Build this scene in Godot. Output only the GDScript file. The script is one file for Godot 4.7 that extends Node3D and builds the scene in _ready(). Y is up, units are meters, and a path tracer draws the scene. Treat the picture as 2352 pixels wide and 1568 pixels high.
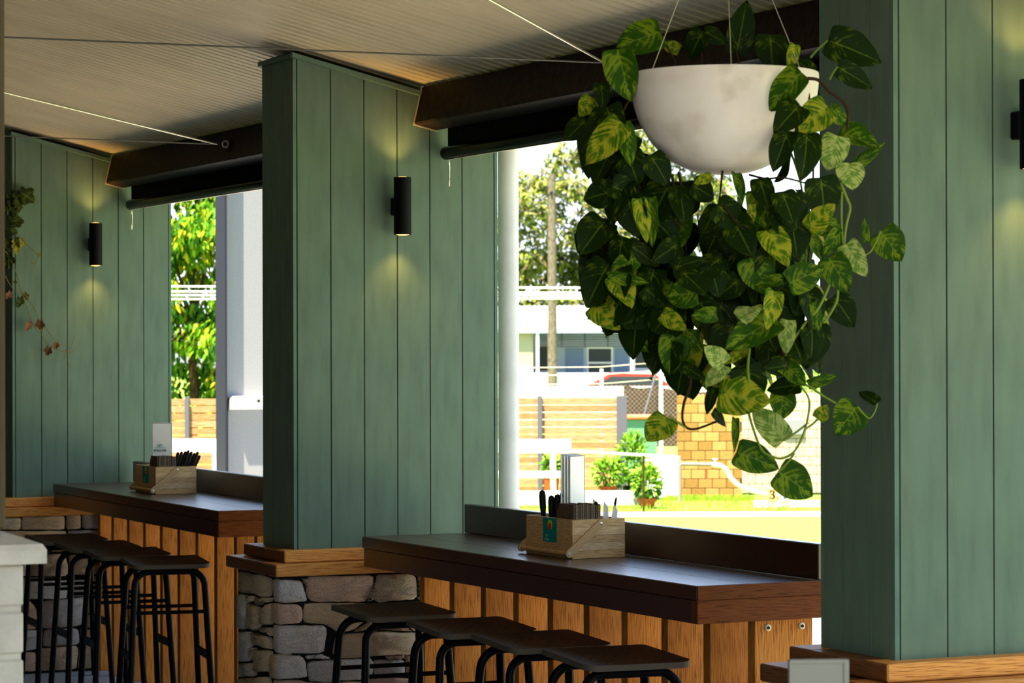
extends Node3D

const YAW := 1.13002
var M := {}
var R := RandomNumberGenerator.new()
var V0 := Vector3.ZERO
# places of the three clad piers along the facade, and their inner face
const X1 := -15.046
const X2 := -10.587
const X3 := -6.095
const Z0 := -3.994
const PW := 0.37
const G1 := 0.017
const PB := 0.983
const SLOPE := 0.2373
const Y_CAP := 0.983


class MB:
	var v := PackedVector3Array()
	var n := PackedVector3Array()
	var t := PackedVector2Array()
	func tri(a: Vector3, b: Vector3, c: Vector3) -> void:
		var nn := (b - a).cross(c - a).normalized()
		v.append_array(PackedVector3Array([a, c, b]))
		n.append_array(PackedVector3Array([nn, nn, nn]))
		t.append_array(PackedVector2Array([Vector2.ZERO, Vector2.ZERO, Vector2.ZERO]))
	func smooth(a: Vector3, b: Vector3, c: Vector3, na: Vector3, nb: Vector3, nc: Vector3, ua := Vector2.ZERO, ub := Vector2.ZERO, uc := Vector2.ZERO) -> void:
		v.append_array(PackedVector3Array([a, c, b]))
		n.append_array(PackedVector3Array([na, nc, nb]))
		t.append_array(PackedVector2Array([ua, uc, ub]))
	func face(p: Array, ctr: Vector3) -> void:
		var nn: Vector3 = (p[1] - p[0]).cross(p[2] - p[0])
		var mid := Vector3.ZERO
		for q in p:
			mid += q / p.size()
		var flip: bool = nn.dot(mid - ctr) < 0
		for i in range(1, p.size() - 1):
			if flip:
				tri(p[0], p[i + 1], p[i])
			else:
				tri(p[0], p[i], p[i + 1])
	func hexa(p: Array) -> void:
		var c := Vector3.ZERO
		for q in p:
			c += q / 8.0
		for f in [[0, 1, 2, 3], [4, 5, 6, 7], [0, 1, 5, 4], [1, 2, 6, 5], [2, 3, 7, 6], [3, 0, 4, 7]]:
			face([p[f[0]], p[f[1]], p[f[2]], p[f[3]]], c)
	func span(a: Vector3, b: Vector3, bev := 0.0) -> void:
		box((a + b) / 2, (b - a).abs(), bev)
	func box(c: Vector3, s: Vector3, bev := 0.0) -> void:
		var h := s / 2
		if bev <= 0.0:
			hexa([c + Vector3(-h.x, -h.y, -h.z), c + Vector3(h.x, -h.y, -h.z), c + Vector3(h.x, -h.y, h.z), c + Vector3(-h.x, -h.y, h.z), c + Vector3(-h.x, h.y, -h.z), c + Vector3(h.x, h.y, -h.z), c + Vector3(h.x, h.y, h.z), c + Vector3(-h.x, h.y, h.z)])
			return
		bev = minf(bev, minf(h.x, minf(h.y, h.z)) * 0.98)
		var pt := func(sg: Vector3, ax: int) -> Vector3:
			var q := h - Vector3(bev, bev, bev)
			q[ax] = h[ax]
			return c + q * sg
		for ax in 3:
			var o1: int = (ax + 1) % 3
			var o2: int = (ax + 2) % 3
			for s1 in [-1.0, 1.0]:
				var f := []
				for k in [[-1, -1], [1, -1], [1, 1], [-1, 1]]:
					var sg := Vector3.ONE
					sg[ax] = s1
					sg[o1] = k[0]
					sg[o2] = k[1]
					f.append(pt.call(sg, ax))
				face(f, c)
				for s2 in [-1.0, 1.0]:
					var e := []
					for k in [[-1, ax], [1, ax], [1, o1], [-1, o1]]:
						var sg2 := Vector3.ONE
						sg2[ax] = s1
						sg2[o1] = s2
						sg2[o2] = k[0]
						e.append(pt.call(sg2, k[1]))
					face(e, c)
		for i in 8:
			var sg3 := Vector3(1 if i & 1 else -1, 1 if i & 2 else -1, 1 if i & 4 else -1)
			face([pt.call(sg3, 0), pt.call(sg3, 1), pt.call(sg3, 2)], c)
	func tube(path: Array, rad, sides := 10, caps := true) -> void:
		var cnt := path.size()
		var rings := []
		var nor := []
		var up := Vector3.UP
		for i in cnt:
			var d: Vector3 = (path[mini(i + 1, cnt - 1)] - path[maxi(i - 1, 0)]).normalized()
			if i == 0:
				up = Vector3.RIGHT if absf(d.y) > 0.9 else Vector3.UP
			var sx := d.cross(up).normalized()
			up = sx.cross(d).normalized()
			var rr: float = rad[i] if rad is Array else rad
			var ring := []
			var nn := []
			for k in sides + 1:
				var a := TAU * k / sides
				var dir := sx * cos(a) + up * sin(a)
				ring.append(path[i] + dir * rr)
				nn.append(dir)
			rings.append(ring)
			nor.append(nn)
		for i in cnt - 1:
			for k in sides:
				var a: Vector3 = rings[i][k]
				var b: Vector3 = rings[i][k + 1]
				var c: Vector3 = rings[i + 1][k + 1]
				var d: Vector3 = rings[i + 1][k]
				smooth(a, c, b, nor[i][k], nor[i + 1][k + 1], nor[i][k + 1])
				smooth(a, d, c, nor[i][k], nor[i + 1][k], nor[i + 1][k + 1])
		if caps:
			for k in range(1, sides - 1):
				tri(rings[0][0], rings[0][k], rings[0][k + 1])
				tri(rings[cnt - 1][0], rings[cnt - 1][k + 1], rings[cnt - 1][k])
	func lathe(prof: Array, seg := 32, o := Vector3.ZERO, soft := true) -> void:
		var m := prof.size()
		var sn := []
		for i in m - 1:
			var d: Vector2 = prof[i + 1] - prof[i]
			sn.append(Vector2(d.y, -d.x).normalized())
		for i in m - 1:
			var n0: Vector2 = sn[i]
			var n1: Vector2 = sn[i]
			if soft:
				if i > 0 and sn[i - 1].dot(sn[i]) > 0.6:
					n0 = (sn[i - 1] + sn[i]).normalized()
				if i < m - 2 and sn[i + 1].dot(sn[i]) > 0.6:
					n1 = (sn[i + 1] + sn[i]).normalized()
			for k in seg:
				var a0 := TAU * k / seg
				var a1 := TAU * (k + 1) / seg
				var d0 := Vector3(cos(a0), 0, -sin(a0))
				var d1 := Vector3(cos(a1), 0, -sin(a1))
				var y := Vector3.UP
				var A: Vector3 = o + d0 * prof[i].x + y * prof[i].y
				var B: Vector3 = o + d1 * prof[i].x + y * prof[i].y
				var C: Vector3 = o + d1 * prof[i + 1].x + y * prof[i + 1].y
				var D: Vector3 = o + d0 * prof[i + 1].x + y * prof[i + 1].y
				smooth(A, B, C, d0 * n0.x + y * n0.y, d1 * n0.x + y * n0.y, d1 * n1.x + y * n1.y)
				smooth(A, C, D, d0 * n0.x + y * n0.y, d1 * n1.x + y * n1.y, d0 * n1.x + y * n1.y)
	func grid(P: Array, U := []) -> void:
		# rows of points, smooth
		var a := P.size()
		var b: int = P[0].size()
		var N := []
		for i in a:
			var row := []
			for j in b:
				var du: Vector3 = P[mini(i + 1, a - 1)][j] - P[maxi(i - 1, 0)][j]
				var dv: Vector3 = P[i][mini(j + 1, b - 1)] - P[i][maxi(j - 1, 0)]
				var nn := du.cross(dv)
				row.append(nn.normalized() if nn.length() > 1e-12 else Vector3.ZERO)
			N.append(row)
		for i in a:
			for j in b:
				if N[i][j] == Vector3.ZERO:
					N[i][j] = N[clampi(i + (1 if i < a / 2 else -1), 0, a - 1)][j]
		for i in a - 1:
			for j in b - 1:
				var u := [Vector2.ZERO, Vector2.ZERO, Vector2.ZERO, Vector2.ZERO]
				if U:
					u = [U[i][j], U[i + 1][j], U[i + 1][j + 1], U[i][j + 1]]
				smooth(P[i][j], P[i + 1][j], P[i + 1][j + 1], N[i][j], N[i + 1][j], N[i + 1][j + 1], u[0], u[1], u[2])
				smooth(P[i][j], P[i + 1][j + 1], P[i][j + 1], N[i][j], N[i + 1][j + 1], N[i][j + 1], u[0], u[2], u[3])
	func move(x: Transform3D, from := 0) -> void:
		var nb := x.basis.inverse().transposed()
		for i in range(from, v.size()):
			v[i] = x * v[i]
			n[i] = (nb * n[i]).normalized()
	func mesh() -> ArrayMesh:
		var a := []
		a.resize(Mesh.ARRAY_MAX)
		a[Mesh.ARRAY_VERTEX] = v
		a[Mesh.ARRAY_NORMAL] = n
		a[Mesh.ARRAY_TEX_UV] = t
		var m := ArrayMesh.new()
		m.add_surface_from_arrays(Mesh.PRIMITIVE_TRIANGLES, a)
		return m


func V(x: float, y: float, z: float) -> Vector3:
	return Vector3(x, y, z)


func tag(o: Node, label: String, category: String, group := "", kind := "") -> Node:
	if label: o.set_meta("label", label)
	if category: o.set_meta("category", category)
	if group: o.set_meta("group", group)
	if kind: o.set_meta("kind", kind)
	return o


func thing(called: String, label: String, category: String, at := Vector3.ZERO, turn := 0.0, group := "", kind := "") -> Node3D:
	var o := Node3D.new()
	o.name = called
	add_child(o, true)
	o.position = at
	o.rotation.y = turn
	tag(o, label, category, group, kind)
	return o


func part(called: String, parent: Node) -> Node3D:
	var o := Node3D.new()
	o.name = called
	parent.add_child(o, true)
	return o


func obj(called: String, mb: MB, m: Material, parent: Node = self) -> MeshInstance3D:
	return put(called, mb.mesh(), m, parent)


func put(called: String, me: Mesh, m: Material, parent: Node = self, x := Transform3D()) -> MeshInstance3D:
	var o := MeshInstance3D.new()
	o.name = called
	o.mesh = me
	o.material_override = m
	o.transform = x
	parent.add_child(o, true)
	return o


# ------------------------------------------------------------------ materials
func noise(freq: float, oct := 4, seed_ := 1, kind := FastNoiseLite.TYPE_SIMPLEX_SMOOTH) -> FastNoiseLite:
	var f := FastNoiseLite.new()
	f.noise_type = kind
	f.frequency = freq
	f.fractal_octaves = oct
	f.seed = seed_
	return f


func ntex(freq: float, lo: Color, mid: Color, hi: Color, oct := 4, seed_ := 1, size := 512, at := 0.5) -> NoiseTexture2D:
	var t := NoiseTexture2D.new()
	t.width = size
	t.height = size
	t.seamless = true
	t.noise = noise(freq, oct, seed_)
	var g := Gradient.new()
	g.offsets = PackedFloat32Array([0.0, at, 1.0])
	g.colors = PackedColorArray([lo, mid, hi])
	t.color_ramp = g
	return t


func grey(a: float) -> Color:
	return Color(a, a, a)


func mat(c: Color, rough := 0.7, metal := 0.0, tex: Texture2D = null, sc := Vector3.ONE, bump: Texture2D = null, depth := 0.1, off := Vector3.ZERO) -> StandardMaterial3D:
	var m := StandardMaterial3D.new()
	m.albedo_color = c
	m.roughness = rough
	m.metallic = metal
	m.metallic_specular = 0.2
	if tex:
		m.albedo_texture = tex
	if bump:
		m.heightmap_enabled = true
		m.heightmap_texture = bump
		m.heightmap_scale = depth
	if tex or bump:
		m.uv1_triplanar = true
		m.uv1_scale = sc
		m.uv1_offset = off
	return m


func leaf_tex(base: Color, streak: Color, amount: float, seed_: int) -> ImageTexture:
	var im := Image.create(96, 160, false, Image.FORMAT_RGB8)
	var f := noise(0.03, 3, seed_)
	var f2 := noise(0.012, 3, seed_ + 9)
	for y in 160:
		for x in 96:
			var u := (x - 47.5) / 47.5
			var w := y - absf(u) * 55.0 + 200.0
			var a := f.get_noise_2d(w * 2.6 + (300.0 if u > 0 else 0.0), u * 16.0) * 0.5 + 0.5
			var b := f2.get_noise_2d(x * 1.6, y * 1.6) * 0.5 + 0.5
			var k := clampf((a * 0.6 + b * 0.6 - (1.0 - amount)) * 7.0, 0.0, 1.0)
			var c := base.lerp(streak, k * 0.85)
			var vein := 0.5 + 0.5 * cos(w * 0.36)
			c = c.darkened(0.12 * pow(vein, 6.0))
			if absf(u) < 0.035:
				c = c.lerp(Color(0.5, 0.56, 0.22), 0.4)
			im.set_pixel(x, y, c)
	return ImageTexture.create_from_image(im)


func leaf_mat(t: Texture2D, back: Color, rough := 0.45) -> StandardMaterial3D:
	var m := StandardMaterial3D.new()
	m.albedo_texture = t
	m.roughness = rough
	m.metallic_specular = 0.15
	m.cull_mode = BaseMaterial3D.CULL_DISABLED
	m.backlight_enabled = true
	m.backlight = back
	return m


func materials() -> void:
	var mottle := ntex(0.012, grey(0.88), grey(0.95), grey(1.0), 5, 3)
	var soft := ntex(0.018, Color(0.72, 0.66, 0.58), Color(0.9, 0.88, 0.85), Color(1, 1, 1), 5, 19)
	var fine := ntex(0.09, grey(0.2), grey(0.5), grey(0.8), 4, 5)
	var grit := ntex(0.22, grey(0.1), grey(0.5), grey(0.9), 3, 8)
	var grain := ntex(0.018, Color(0.42, 0.34, 0.26), Color(0.86, 0.82, 0.77), Color(1, 1, 1), 5, 11)
	var speck := ntex(0.13, Color(0.28, 0.25, 0.24), Color(0.84, 0.81, 0.78), Color(1, 0.99, 0.97), 4, 13)
	var grain2 := ntex(0.02, Color(0.5, 0.4, 0.3), Color(0.88, 0.84, 0.8), Color(1, 1, 1), 5, 29, 512, 0.42)
	var rust := ntex(0.02, Color(0.55, 0.45, 0.36), Color(0.85, 0.8, 0.74), Color(1, 1, 1), 5, 17)
	var spangle := ntex(0.05, grey(0.86), grey(0.94), grey(1.0), 4, 27)
	M.green = mat(Color(0.41, 0.49, 0.405), 0.62, 0, mottle, V(2.5, 0.5, 2.5), fine, 0.02)
	M.green_trim = mat(Color(0.40, 0.5, 0.42), 0.6, 0, mottle, V(0.7, 0.7, 0.7))
	M.gap = mat(Color(0.05, 0.07, 0.055), 0.9)
	M.ceiling = mat(Color(0.86, 0.8, 0.66), 0.5, 0.0, mottle, V(0.5, 0.5, 0.25), fine, 0.01)
	M.steel = mat(Color(0.2, 0.17, 0.14), 0.55, 0.0, rust, V(2, 2, 2), fine, 0.05)
	M.steel_edge = mat(Color(0.72, 0.66, 0.52), 0.5, 0.0)
	M.black = mat(Color(0.03, 0.03, 0.032), 0.4)
	M.blind = mat(Color(0.05, 0.047, 0.045), 0.75, 0, fine, V(8, 8, 8), fine, 0.02)
	M.gloss_black = mat(Color(0.018, 0.018, 0.02), 0.2)
	M.lamp_body = mat(Color(0.1, 0.095, 0.1), 0.5, 0.1, fine, V(9, 9, 9), fine, 0.01)
	M.zinc = mat(Color(0.82, 0.8, 0.72), 0.3, 0.6)
	M.wire = mat(Color(0.72, 0.7, 0.62), 0.35, 0.7)
	M.wire_dull = mat(Color(0.42, 0.41, 0.38), 0.5, 0.3)
	for v in 3:
		M["top%d" % v] = mat(Color(0.31, 0.165, 0.09).darkened(0.06 * v), 0.3, 0, soft, V(0.7, 18, 18), fine, 0.005, V(0.13 * v, 0.37 * v, 0.21 * v))
		M["top%d" % v].metallic_specular = 0.5
		M["top%d" % v].clearcoat_enabled = true
		M["top%d" % v].clearcoat = 0.35
		M["top%d" % v].clearcoat_roughness = 0.28
		M["end%d" % v] = mat(Color(0.47, 0.245, 0.085).darkened(0.06 * v), 0.42, 0, grain2, V(18, 20, 0.9), null, 0.0, V(0.13 * v, 0.37 * v, 0.21 * v))
		M["fin%d" % v] = mat(Color(0.9, 0.59, 0.25).darkened(0.07 * v), 0.5, 0, grain2, V(17, 0.8, 17), null, 0.0, V(0.31 * v, 0.17 * v, 0.47 * v))
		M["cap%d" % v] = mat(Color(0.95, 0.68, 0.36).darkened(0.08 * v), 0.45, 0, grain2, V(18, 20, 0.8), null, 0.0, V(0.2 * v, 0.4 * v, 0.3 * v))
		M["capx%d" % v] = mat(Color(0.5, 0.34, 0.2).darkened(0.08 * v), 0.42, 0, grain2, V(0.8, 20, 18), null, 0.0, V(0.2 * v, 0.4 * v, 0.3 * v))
		M["bamboo%d" % v] = mat(Color(0.86, 0.71, 0.49).darkened(0.05 * v), 0.5, 0, soft, V(1.6 if v < 2 else 20.0, 20, 20 if v < 2 else 1.6), null, 0.0, V(0.3 * v, 0.6 * v, 0.1 * v))
		M["slat%d" % v] = mat(Color(0.68, 0.5, 0.36).lightened(0.06 * v), 0.75, 0, soft, V(0.6, 6, 6), null, 0.0, V(0.3 * v, 0.2 * v, 0))
	var sc := [Color(0.98, 0.9, 0.76), Color(0.93, 0.93, 0.92), Color(0.97, 0.85, 0.75), Color(0.88, 0.85, 0.77)]
	for v in 4:
		M["stone%d" % v] = mat(sc[v], 0.9, 0, speck, V(3.2, 3.2, 3.2), grit, 0.7, V(0.37 * v, 0.21 * v, 0))
	M.mortar = mat(Color(0.12, 0.11, 0.1), 0.95)
	M.white_brick = mat(Color(0.74, 0.72, 0.66), 0.7, 0, mottle, V(2, 2, 2), fine, 0.12)
	M.post = mat(Color(0.3, 0.26, 0.18), 0.6, 0, mottle, V(2, 1, 2))
	M.floor = mat(Color(0.66, 0.66, 0.65), 0.55, 0, mottle, V(0.6, 0.6, 0.6), fine, 0.02)
	M.dark_wall = mat(Color(0.1, 0.095, 0.085), 0.8, 0, mottle, V(0.4, 0.4, 0.4))
	M.seat = mat(Color(0.24, 0.2, 0.175), 0.5, 0, grain, V(1.5, 14, 14), fine, 0.01)
	M.seat_edge = mat(Color(0.33, 0.3, 0.25), 0.5)
	M.slot = mat(Color(0.06, 0.035, 0.02), 0.8)
	M.bowl = mat(Color(0.87, 0.84, 0.78), 0.5, 0, ntex(0.008, Color(0.8, 0.77, 0.72), Color(0.97, 0.96, 0.95), grey(1), 5, 23, 512, 0.4), V(1.4, 1.4, 1.4))
	M.soil = mat(Color(0.12, 0.09, 0.06), 0.95, 0, null, Vector3.ONE)
	M.paper = mat(Color(0.9, 0.89, 0.85), 0.6)
	M.paper.backlight_enabled = true
	M.paper.backlight = Color(0.25, 0.25, 0.25)
	M.paper_frame = mat(Color(0.5, 0.5, 0.45), 0.4)
	M.kraft = mat(Color(0.88, 0.76, 0.62), 0.8, 0, fine, V(6, 6, 6))
	M.kraft_dark = mat(Color(0.74, 0.6, 0.47), 0.8, 0, fine, V(6, 6, 6))
	M.teal = mat(Color(0.02, 0.5, 0.47), 0.45)
	M.teal_ink = mat(Color(0.1, 0.42, 0.4), 0.6)
	M.gold = mat(Color(0.85, 0.75, 0.12), 0.5)
	M.red = mat(Color(0.8, 0.22, 0.12), 0.5)
	M.pale_ink = mat(Color(0.75, 0.85, 0.8), 0.6)
	M.chrome = mat(Color(0.86, 0.87, 0.9), 0.18, 1.0)
	M.knife = mat(Color(0.1, 0.09, 0.085), 0.4, 0.0)
	M.washer = mat(Color(0.8, 0.75, 0.62), 0.4, 0.4)
	M.glow = mat(Color(1, 0.86, 0.6), 0.5)
	M.glow.emission_enabled = true
	M.glow.emission = Color(1.0, 0.78, 0.42)
	M.glow.emission_energy_multiplier = 2.2
	# plants
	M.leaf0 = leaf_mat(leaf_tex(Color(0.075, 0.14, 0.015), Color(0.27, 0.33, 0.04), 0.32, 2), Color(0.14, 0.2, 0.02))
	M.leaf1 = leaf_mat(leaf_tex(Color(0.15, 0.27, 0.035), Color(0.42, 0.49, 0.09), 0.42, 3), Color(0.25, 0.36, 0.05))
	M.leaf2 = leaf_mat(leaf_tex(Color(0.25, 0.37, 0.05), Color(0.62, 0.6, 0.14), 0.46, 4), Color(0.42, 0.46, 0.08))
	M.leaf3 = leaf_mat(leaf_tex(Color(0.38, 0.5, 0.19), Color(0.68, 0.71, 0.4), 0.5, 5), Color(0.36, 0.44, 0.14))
	M.stem0 = mat(Color(0.2, 0.14, 0.07), 0.6)
	M.stem1 = mat(Color(0.3, 0.4, 0.1), 0.5)
	M.stem2 = mat(Color(0.44, 0.52, 0.18), 0.5)
	M.stem3 = mat(Color(0.4, 0.5, 0.14), 0.5)
	M.stem4 = mat(Color(0.13, 0.11, 0.05), 0.6)
	M.vine_stem = mat(Color(0.48, 0.4, 0.22), 0.6)
	M.vine0 = leaf_mat(leaf_tex(Color(0.17, 0.2, 0.07), Color(0.3, 0.32, 0.12), 0.35, 12), Color(0.14, 0.16, 0.04), 0.6)
	M.vine1 = leaf_mat(leaf_tex(Color(0.34, 0.34, 0.13), Color(0.55, 0.5, 0.2), 0.5, 13), Color(0.2, 0.2, 0.05), 0.6)
	M.vine2 = leaf_mat(leaf_tex(Color(0.4, 0.27, 0.2), Color(0.55, 0.36, 0.24), 0.5, 14), Color(0.2, 0.1, 0.05), 0.7)
	# outdoors
	M.grass = mat(Color(0.58, 0.66, 0.36), 0.9, 0, ntex(0.05, Color(0.5, 0.6, 0.3), Color(0.85, 0.9, 0.7), grey(1), 5, 31), V(0.7, 0.7, 0.7))
	M.blade = mat(Color(0.5, 0.62, 0.18), 0.7)
	M.blade.backlight_enabled = true
	M.blade.backlight = Color(0.3, 0.4, 0.1)
	M.concrete = mat(Color(0.78, 0.76, 0.72), 0.85, 0, mottle, V(0.8, 0.8, 0.8))
	M.mulch = mat(Color(0.5, 0.46, 0.4), 0.95, 0, mottle, V(1, 1, 1))
	M.white = mat(Color(0.9, 0.9, 0.9), 0.55)
	M.column = mat(Color(0.86, 0.86, 0.83), 0.6, 0, mottle, V(1, 0.6, 1))
	M.galv = mat(Color(0.5, 0.51, 0.53), 0.5, 0.0, spangle, V(4, 4, 4))
	M.galv_dark = mat(Color(0.15, 0.16, 0.19), 0.5, 0.0, spangle, V(4, 4, 4))
	M.fence_post = mat(Color(0.34, 0.34, 0.38), 0.6)
	M.brick_y0 = mat(Color(0.6, 0.47, 0.26), 0.85, 0, mottle, V(4, 4, 4))
	M.brick_y1 = mat(Color(0.55, 0.42, 0.22), 0.85, 0, mottle, V(4, 4, 4))
	M.brick_y2 = mat(Color(0.64, 0.52, 0.31), 0.85, 0, mottle, V(4, 4, 4))
	M.brick_w = mat(Color(0.72, 0.66, 0.58), 0.85, 0, mottle, V(4, 4, 4))
	M.joint = mat(Color(0.2, 0.15, 0.1), 0.95)
	M.roof = mat(Color(0.66, 0.67, 0.7), 0.6)
	M.house = mat(Color(0.55, 0.6, 0.68), 0.8)
	M.cream = mat(Color(0.6, 0.58, 0.5), 0.8)
	M.door_blue = mat(Color(0.38, 0.45, 0.56), 0.7)
	M.louvre = mat(Color(0.14, 0.14, 0.16), 0.6)
	M.pane = mat(Color(0.2, 0.22, 0.24), 0.12)
	M.mint = mat(Color(0.5, 0.64, 0.57), 0.8)
	M.pole = mat(Color(0.5, 0.48, 0.45), 0.9, 0, grain, V(3, 0.5, 3))
	M.bin = mat(Color(0.4, 0.6, 0.48), 0.5)
	M.bin_lid = mat(Color(0.85, 0.45, 0.3), 0.5)
	M.cloth = mat(Color(0.6, 0.45, 0.42), 0.9, 0, fine, V(1.5, 1.5, 1.5))
	M.cloth.backlight_enabled = true
	M.cloth.backlight = Color(0.3, 0.2, 0.18)
	M.car = mat(Color(0.6, 0.22, 0.2), 0.3)
	M.terracotta = mat(Color(0.65, 0.32, 0.16), 0.8)
	M.pipe = mat(Color(0.52, 0.48, 0.45), 0.5)
	M.bark = mat(Color(0.3, 0.24, 0.17), 0.9, 0, grain, V(3, 0.6, 3))
	M.plaque = mat(Color(0.5, 0.5, 0.52), 0.5)
	M.tan = mat(Color(0.78, 0.62, 0.42), 0.7)
	for k in 4:
		var c: Color = [Color(0.2, 0.4, 0.05), Color(0.38, 0.55, 0.08), Color(0.54, 0.68, 0.14), Color(0.8, 0.58, 0.12)][k]
		var m := mat(c, 0.4)
		m.backlight_enabled = true
		m.backlight = [Color(0.4, 0.6, 0.05), Color(0.5, 0.68, 0.06), Color(0.5, 0.6, 0.08), Color(0.6, 0.4, 0.05)][k]
		m.cull_mode = BaseMaterial3D.CULL_DISABLED
		M["foliage%d" % k] = m
	M.foliage_mix = mat(Color(1, 1, 1), 0.5)
	M.foliage_mix.vertex_color_use_as_albedo = true
	M.foliage_mix.backlight_enabled = true
	M.foliage_mix.backlight = Color(0.5, 0.6, 0.08)


# ------------------------------------------------------------------ helpers for the place
func roof_y(z: float) -> float:
	return 3.066 + SLOPE * (z - Z0)


func out(r: float, h: float, f: float) -> Vector3:
	return Vector3(0.42665 * r - 0.90441 * f, h, -0.90441 * r - 0.42665 * f)


func resample(p: PackedVector2Array, n: int) -> PackedVector2Array:
	var total := 0.0
	for i in p.size():
		total += p[i].distance_to(p[(i + 1) % p.size()])
	var o := PackedVector2Array()
	var i := 0
	var done := 0.0
	for k in n:
		var want := total * k / n
		while done + p[i].distance_to(p[(i + 1) % p.size()]) < want:
			done += p[i].distance_to(p[(i + 1) % p.size()])
			i += 1
		var l := p[i].distance_to(p[(i + 1) % p.size()])
		o.append(p[i].lerp(p[(i + 1) % p.size()], (want - done) / maxf(l, 1e-6)))
	return o


# a split stone: its outline lies in (u, v), its face bulges along +w
func stone(d: Array, frame: Transform3D, parent: Node) -> void:
	var p := PackedVector2Array()
	for i in range(1, d.size(), 2):
		p.append(Vector2(d[i], d[i + 1]))
	var c := Vector2.ZERO
	for q in p:
		c += q / p.size()
	var n := 26
	var o := resample(p, n)
	var sm := PackedVector2Array()
	for i in n:
		sm.append((o[i] * 0.8 + o[(i + 1) % n] * 0.1 + o[(i + n - 1) % n] * 0.1 - c) * 1.012 + c)
	var size := 0.0
	for q in sm:
		size += q.distance_to(c) / n
	var rings := []
	var bulge := 0.012 + R.randf() * 0.012
	for lv in [[0.0012, -0.05], [0.0012, 0.0], [0.007, bulge * 0.7], [0.4, bulge], [0.75, bulge]]:
		var ring := []
		for i in n:
			var q := sm[i]
			var back: float = lv[0] if lv[0] < 0.1 else lv[0] * q.distance_to(c)
			q += (c - q).normalized() * back
			var w: float = lv[1]
			if lv[1] > 0.0:
				w += (R.randf() - 0.5) * 0.005
				q += Vector2(R.randf() - 0.5, R.randf() - 0.5) * 0.006
			elif lv[1] > -0.01:
				q += Vector2(R.randf() - 0.5, R.randf() - 0.5) * 0.003
			ring.append(frame * Vector3(q.x, q.y, w))
		rings.append(ring)
	var mb := MB.new()
	var nr := []
	for k in rings.size():
		var row := []
		for i in n:
			var rad := (sm[i] - c).normalized()
			var f: float = [1.0, 0.95, 0.62, 0.26, 0.1][k]
			var v := Vector3(rad.x * f, rad.y * f, [0.0, 0.25, 0.8, 1.0, 1.0][k])
			if k > 1:
				v += Vector3(R.randf() - 0.5, R.randf() - 0.5, 0) * 0.55
			row.append((frame.basis * v).normalized())
		nr.append(row)
	for k in rings.size() - 1:
		for i in n:
			var j := (i + 1) % n
			var ccw: bool = (rings[k][j] - rings[k][i]).cross(rings[k + 1][j] - rings[k][i]).dot(nr[k][i]) > 0
			if ccw:
				mb.smooth(rings[k][i], rings[k][j], rings[k + 1][j], nr[k][i], nr[k][j], nr[k + 1][j])
				mb.smooth(rings[k][i], rings[k + 1][j], rings[k + 1][i], nr[k][i], nr[k + 1][j], nr[k + 1][i])
			else:
				mb.smooth(rings[k][i], rings[k + 1][j], rings[k][j], nr[k][i], nr[k + 1][j], nr[k][j])
				mb.smooth(rings[k][i], rings[k + 1][i], rings[k + 1][j], nr[k][i], nr[k + 1][i], nr[k + 1][j])
	var top := frame * Vector3(c.x, c.y, bulge)
	var tn := (frame.basis * Vector3(0, 0, 1)).normalized()
	for i in n:
		var j := (i + 1) % n
		if (rings[4][j] - rings[4][i]).cross(top - rings[4][i]).dot(tn) > 0:
			mb.smooth(rings[4][i], rings[4][j], top, nr[4][i], nr[4][j], tn)
		else:
			mb.smooth(rings[4][j], rings[4][i], top, nr[4][j], nr[4][i], tn)
	obj("stone", mb, M["stone%d" % ((d[0] as int) if R.randf() < 0.7 else R.randi() % 4)], parent)


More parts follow.
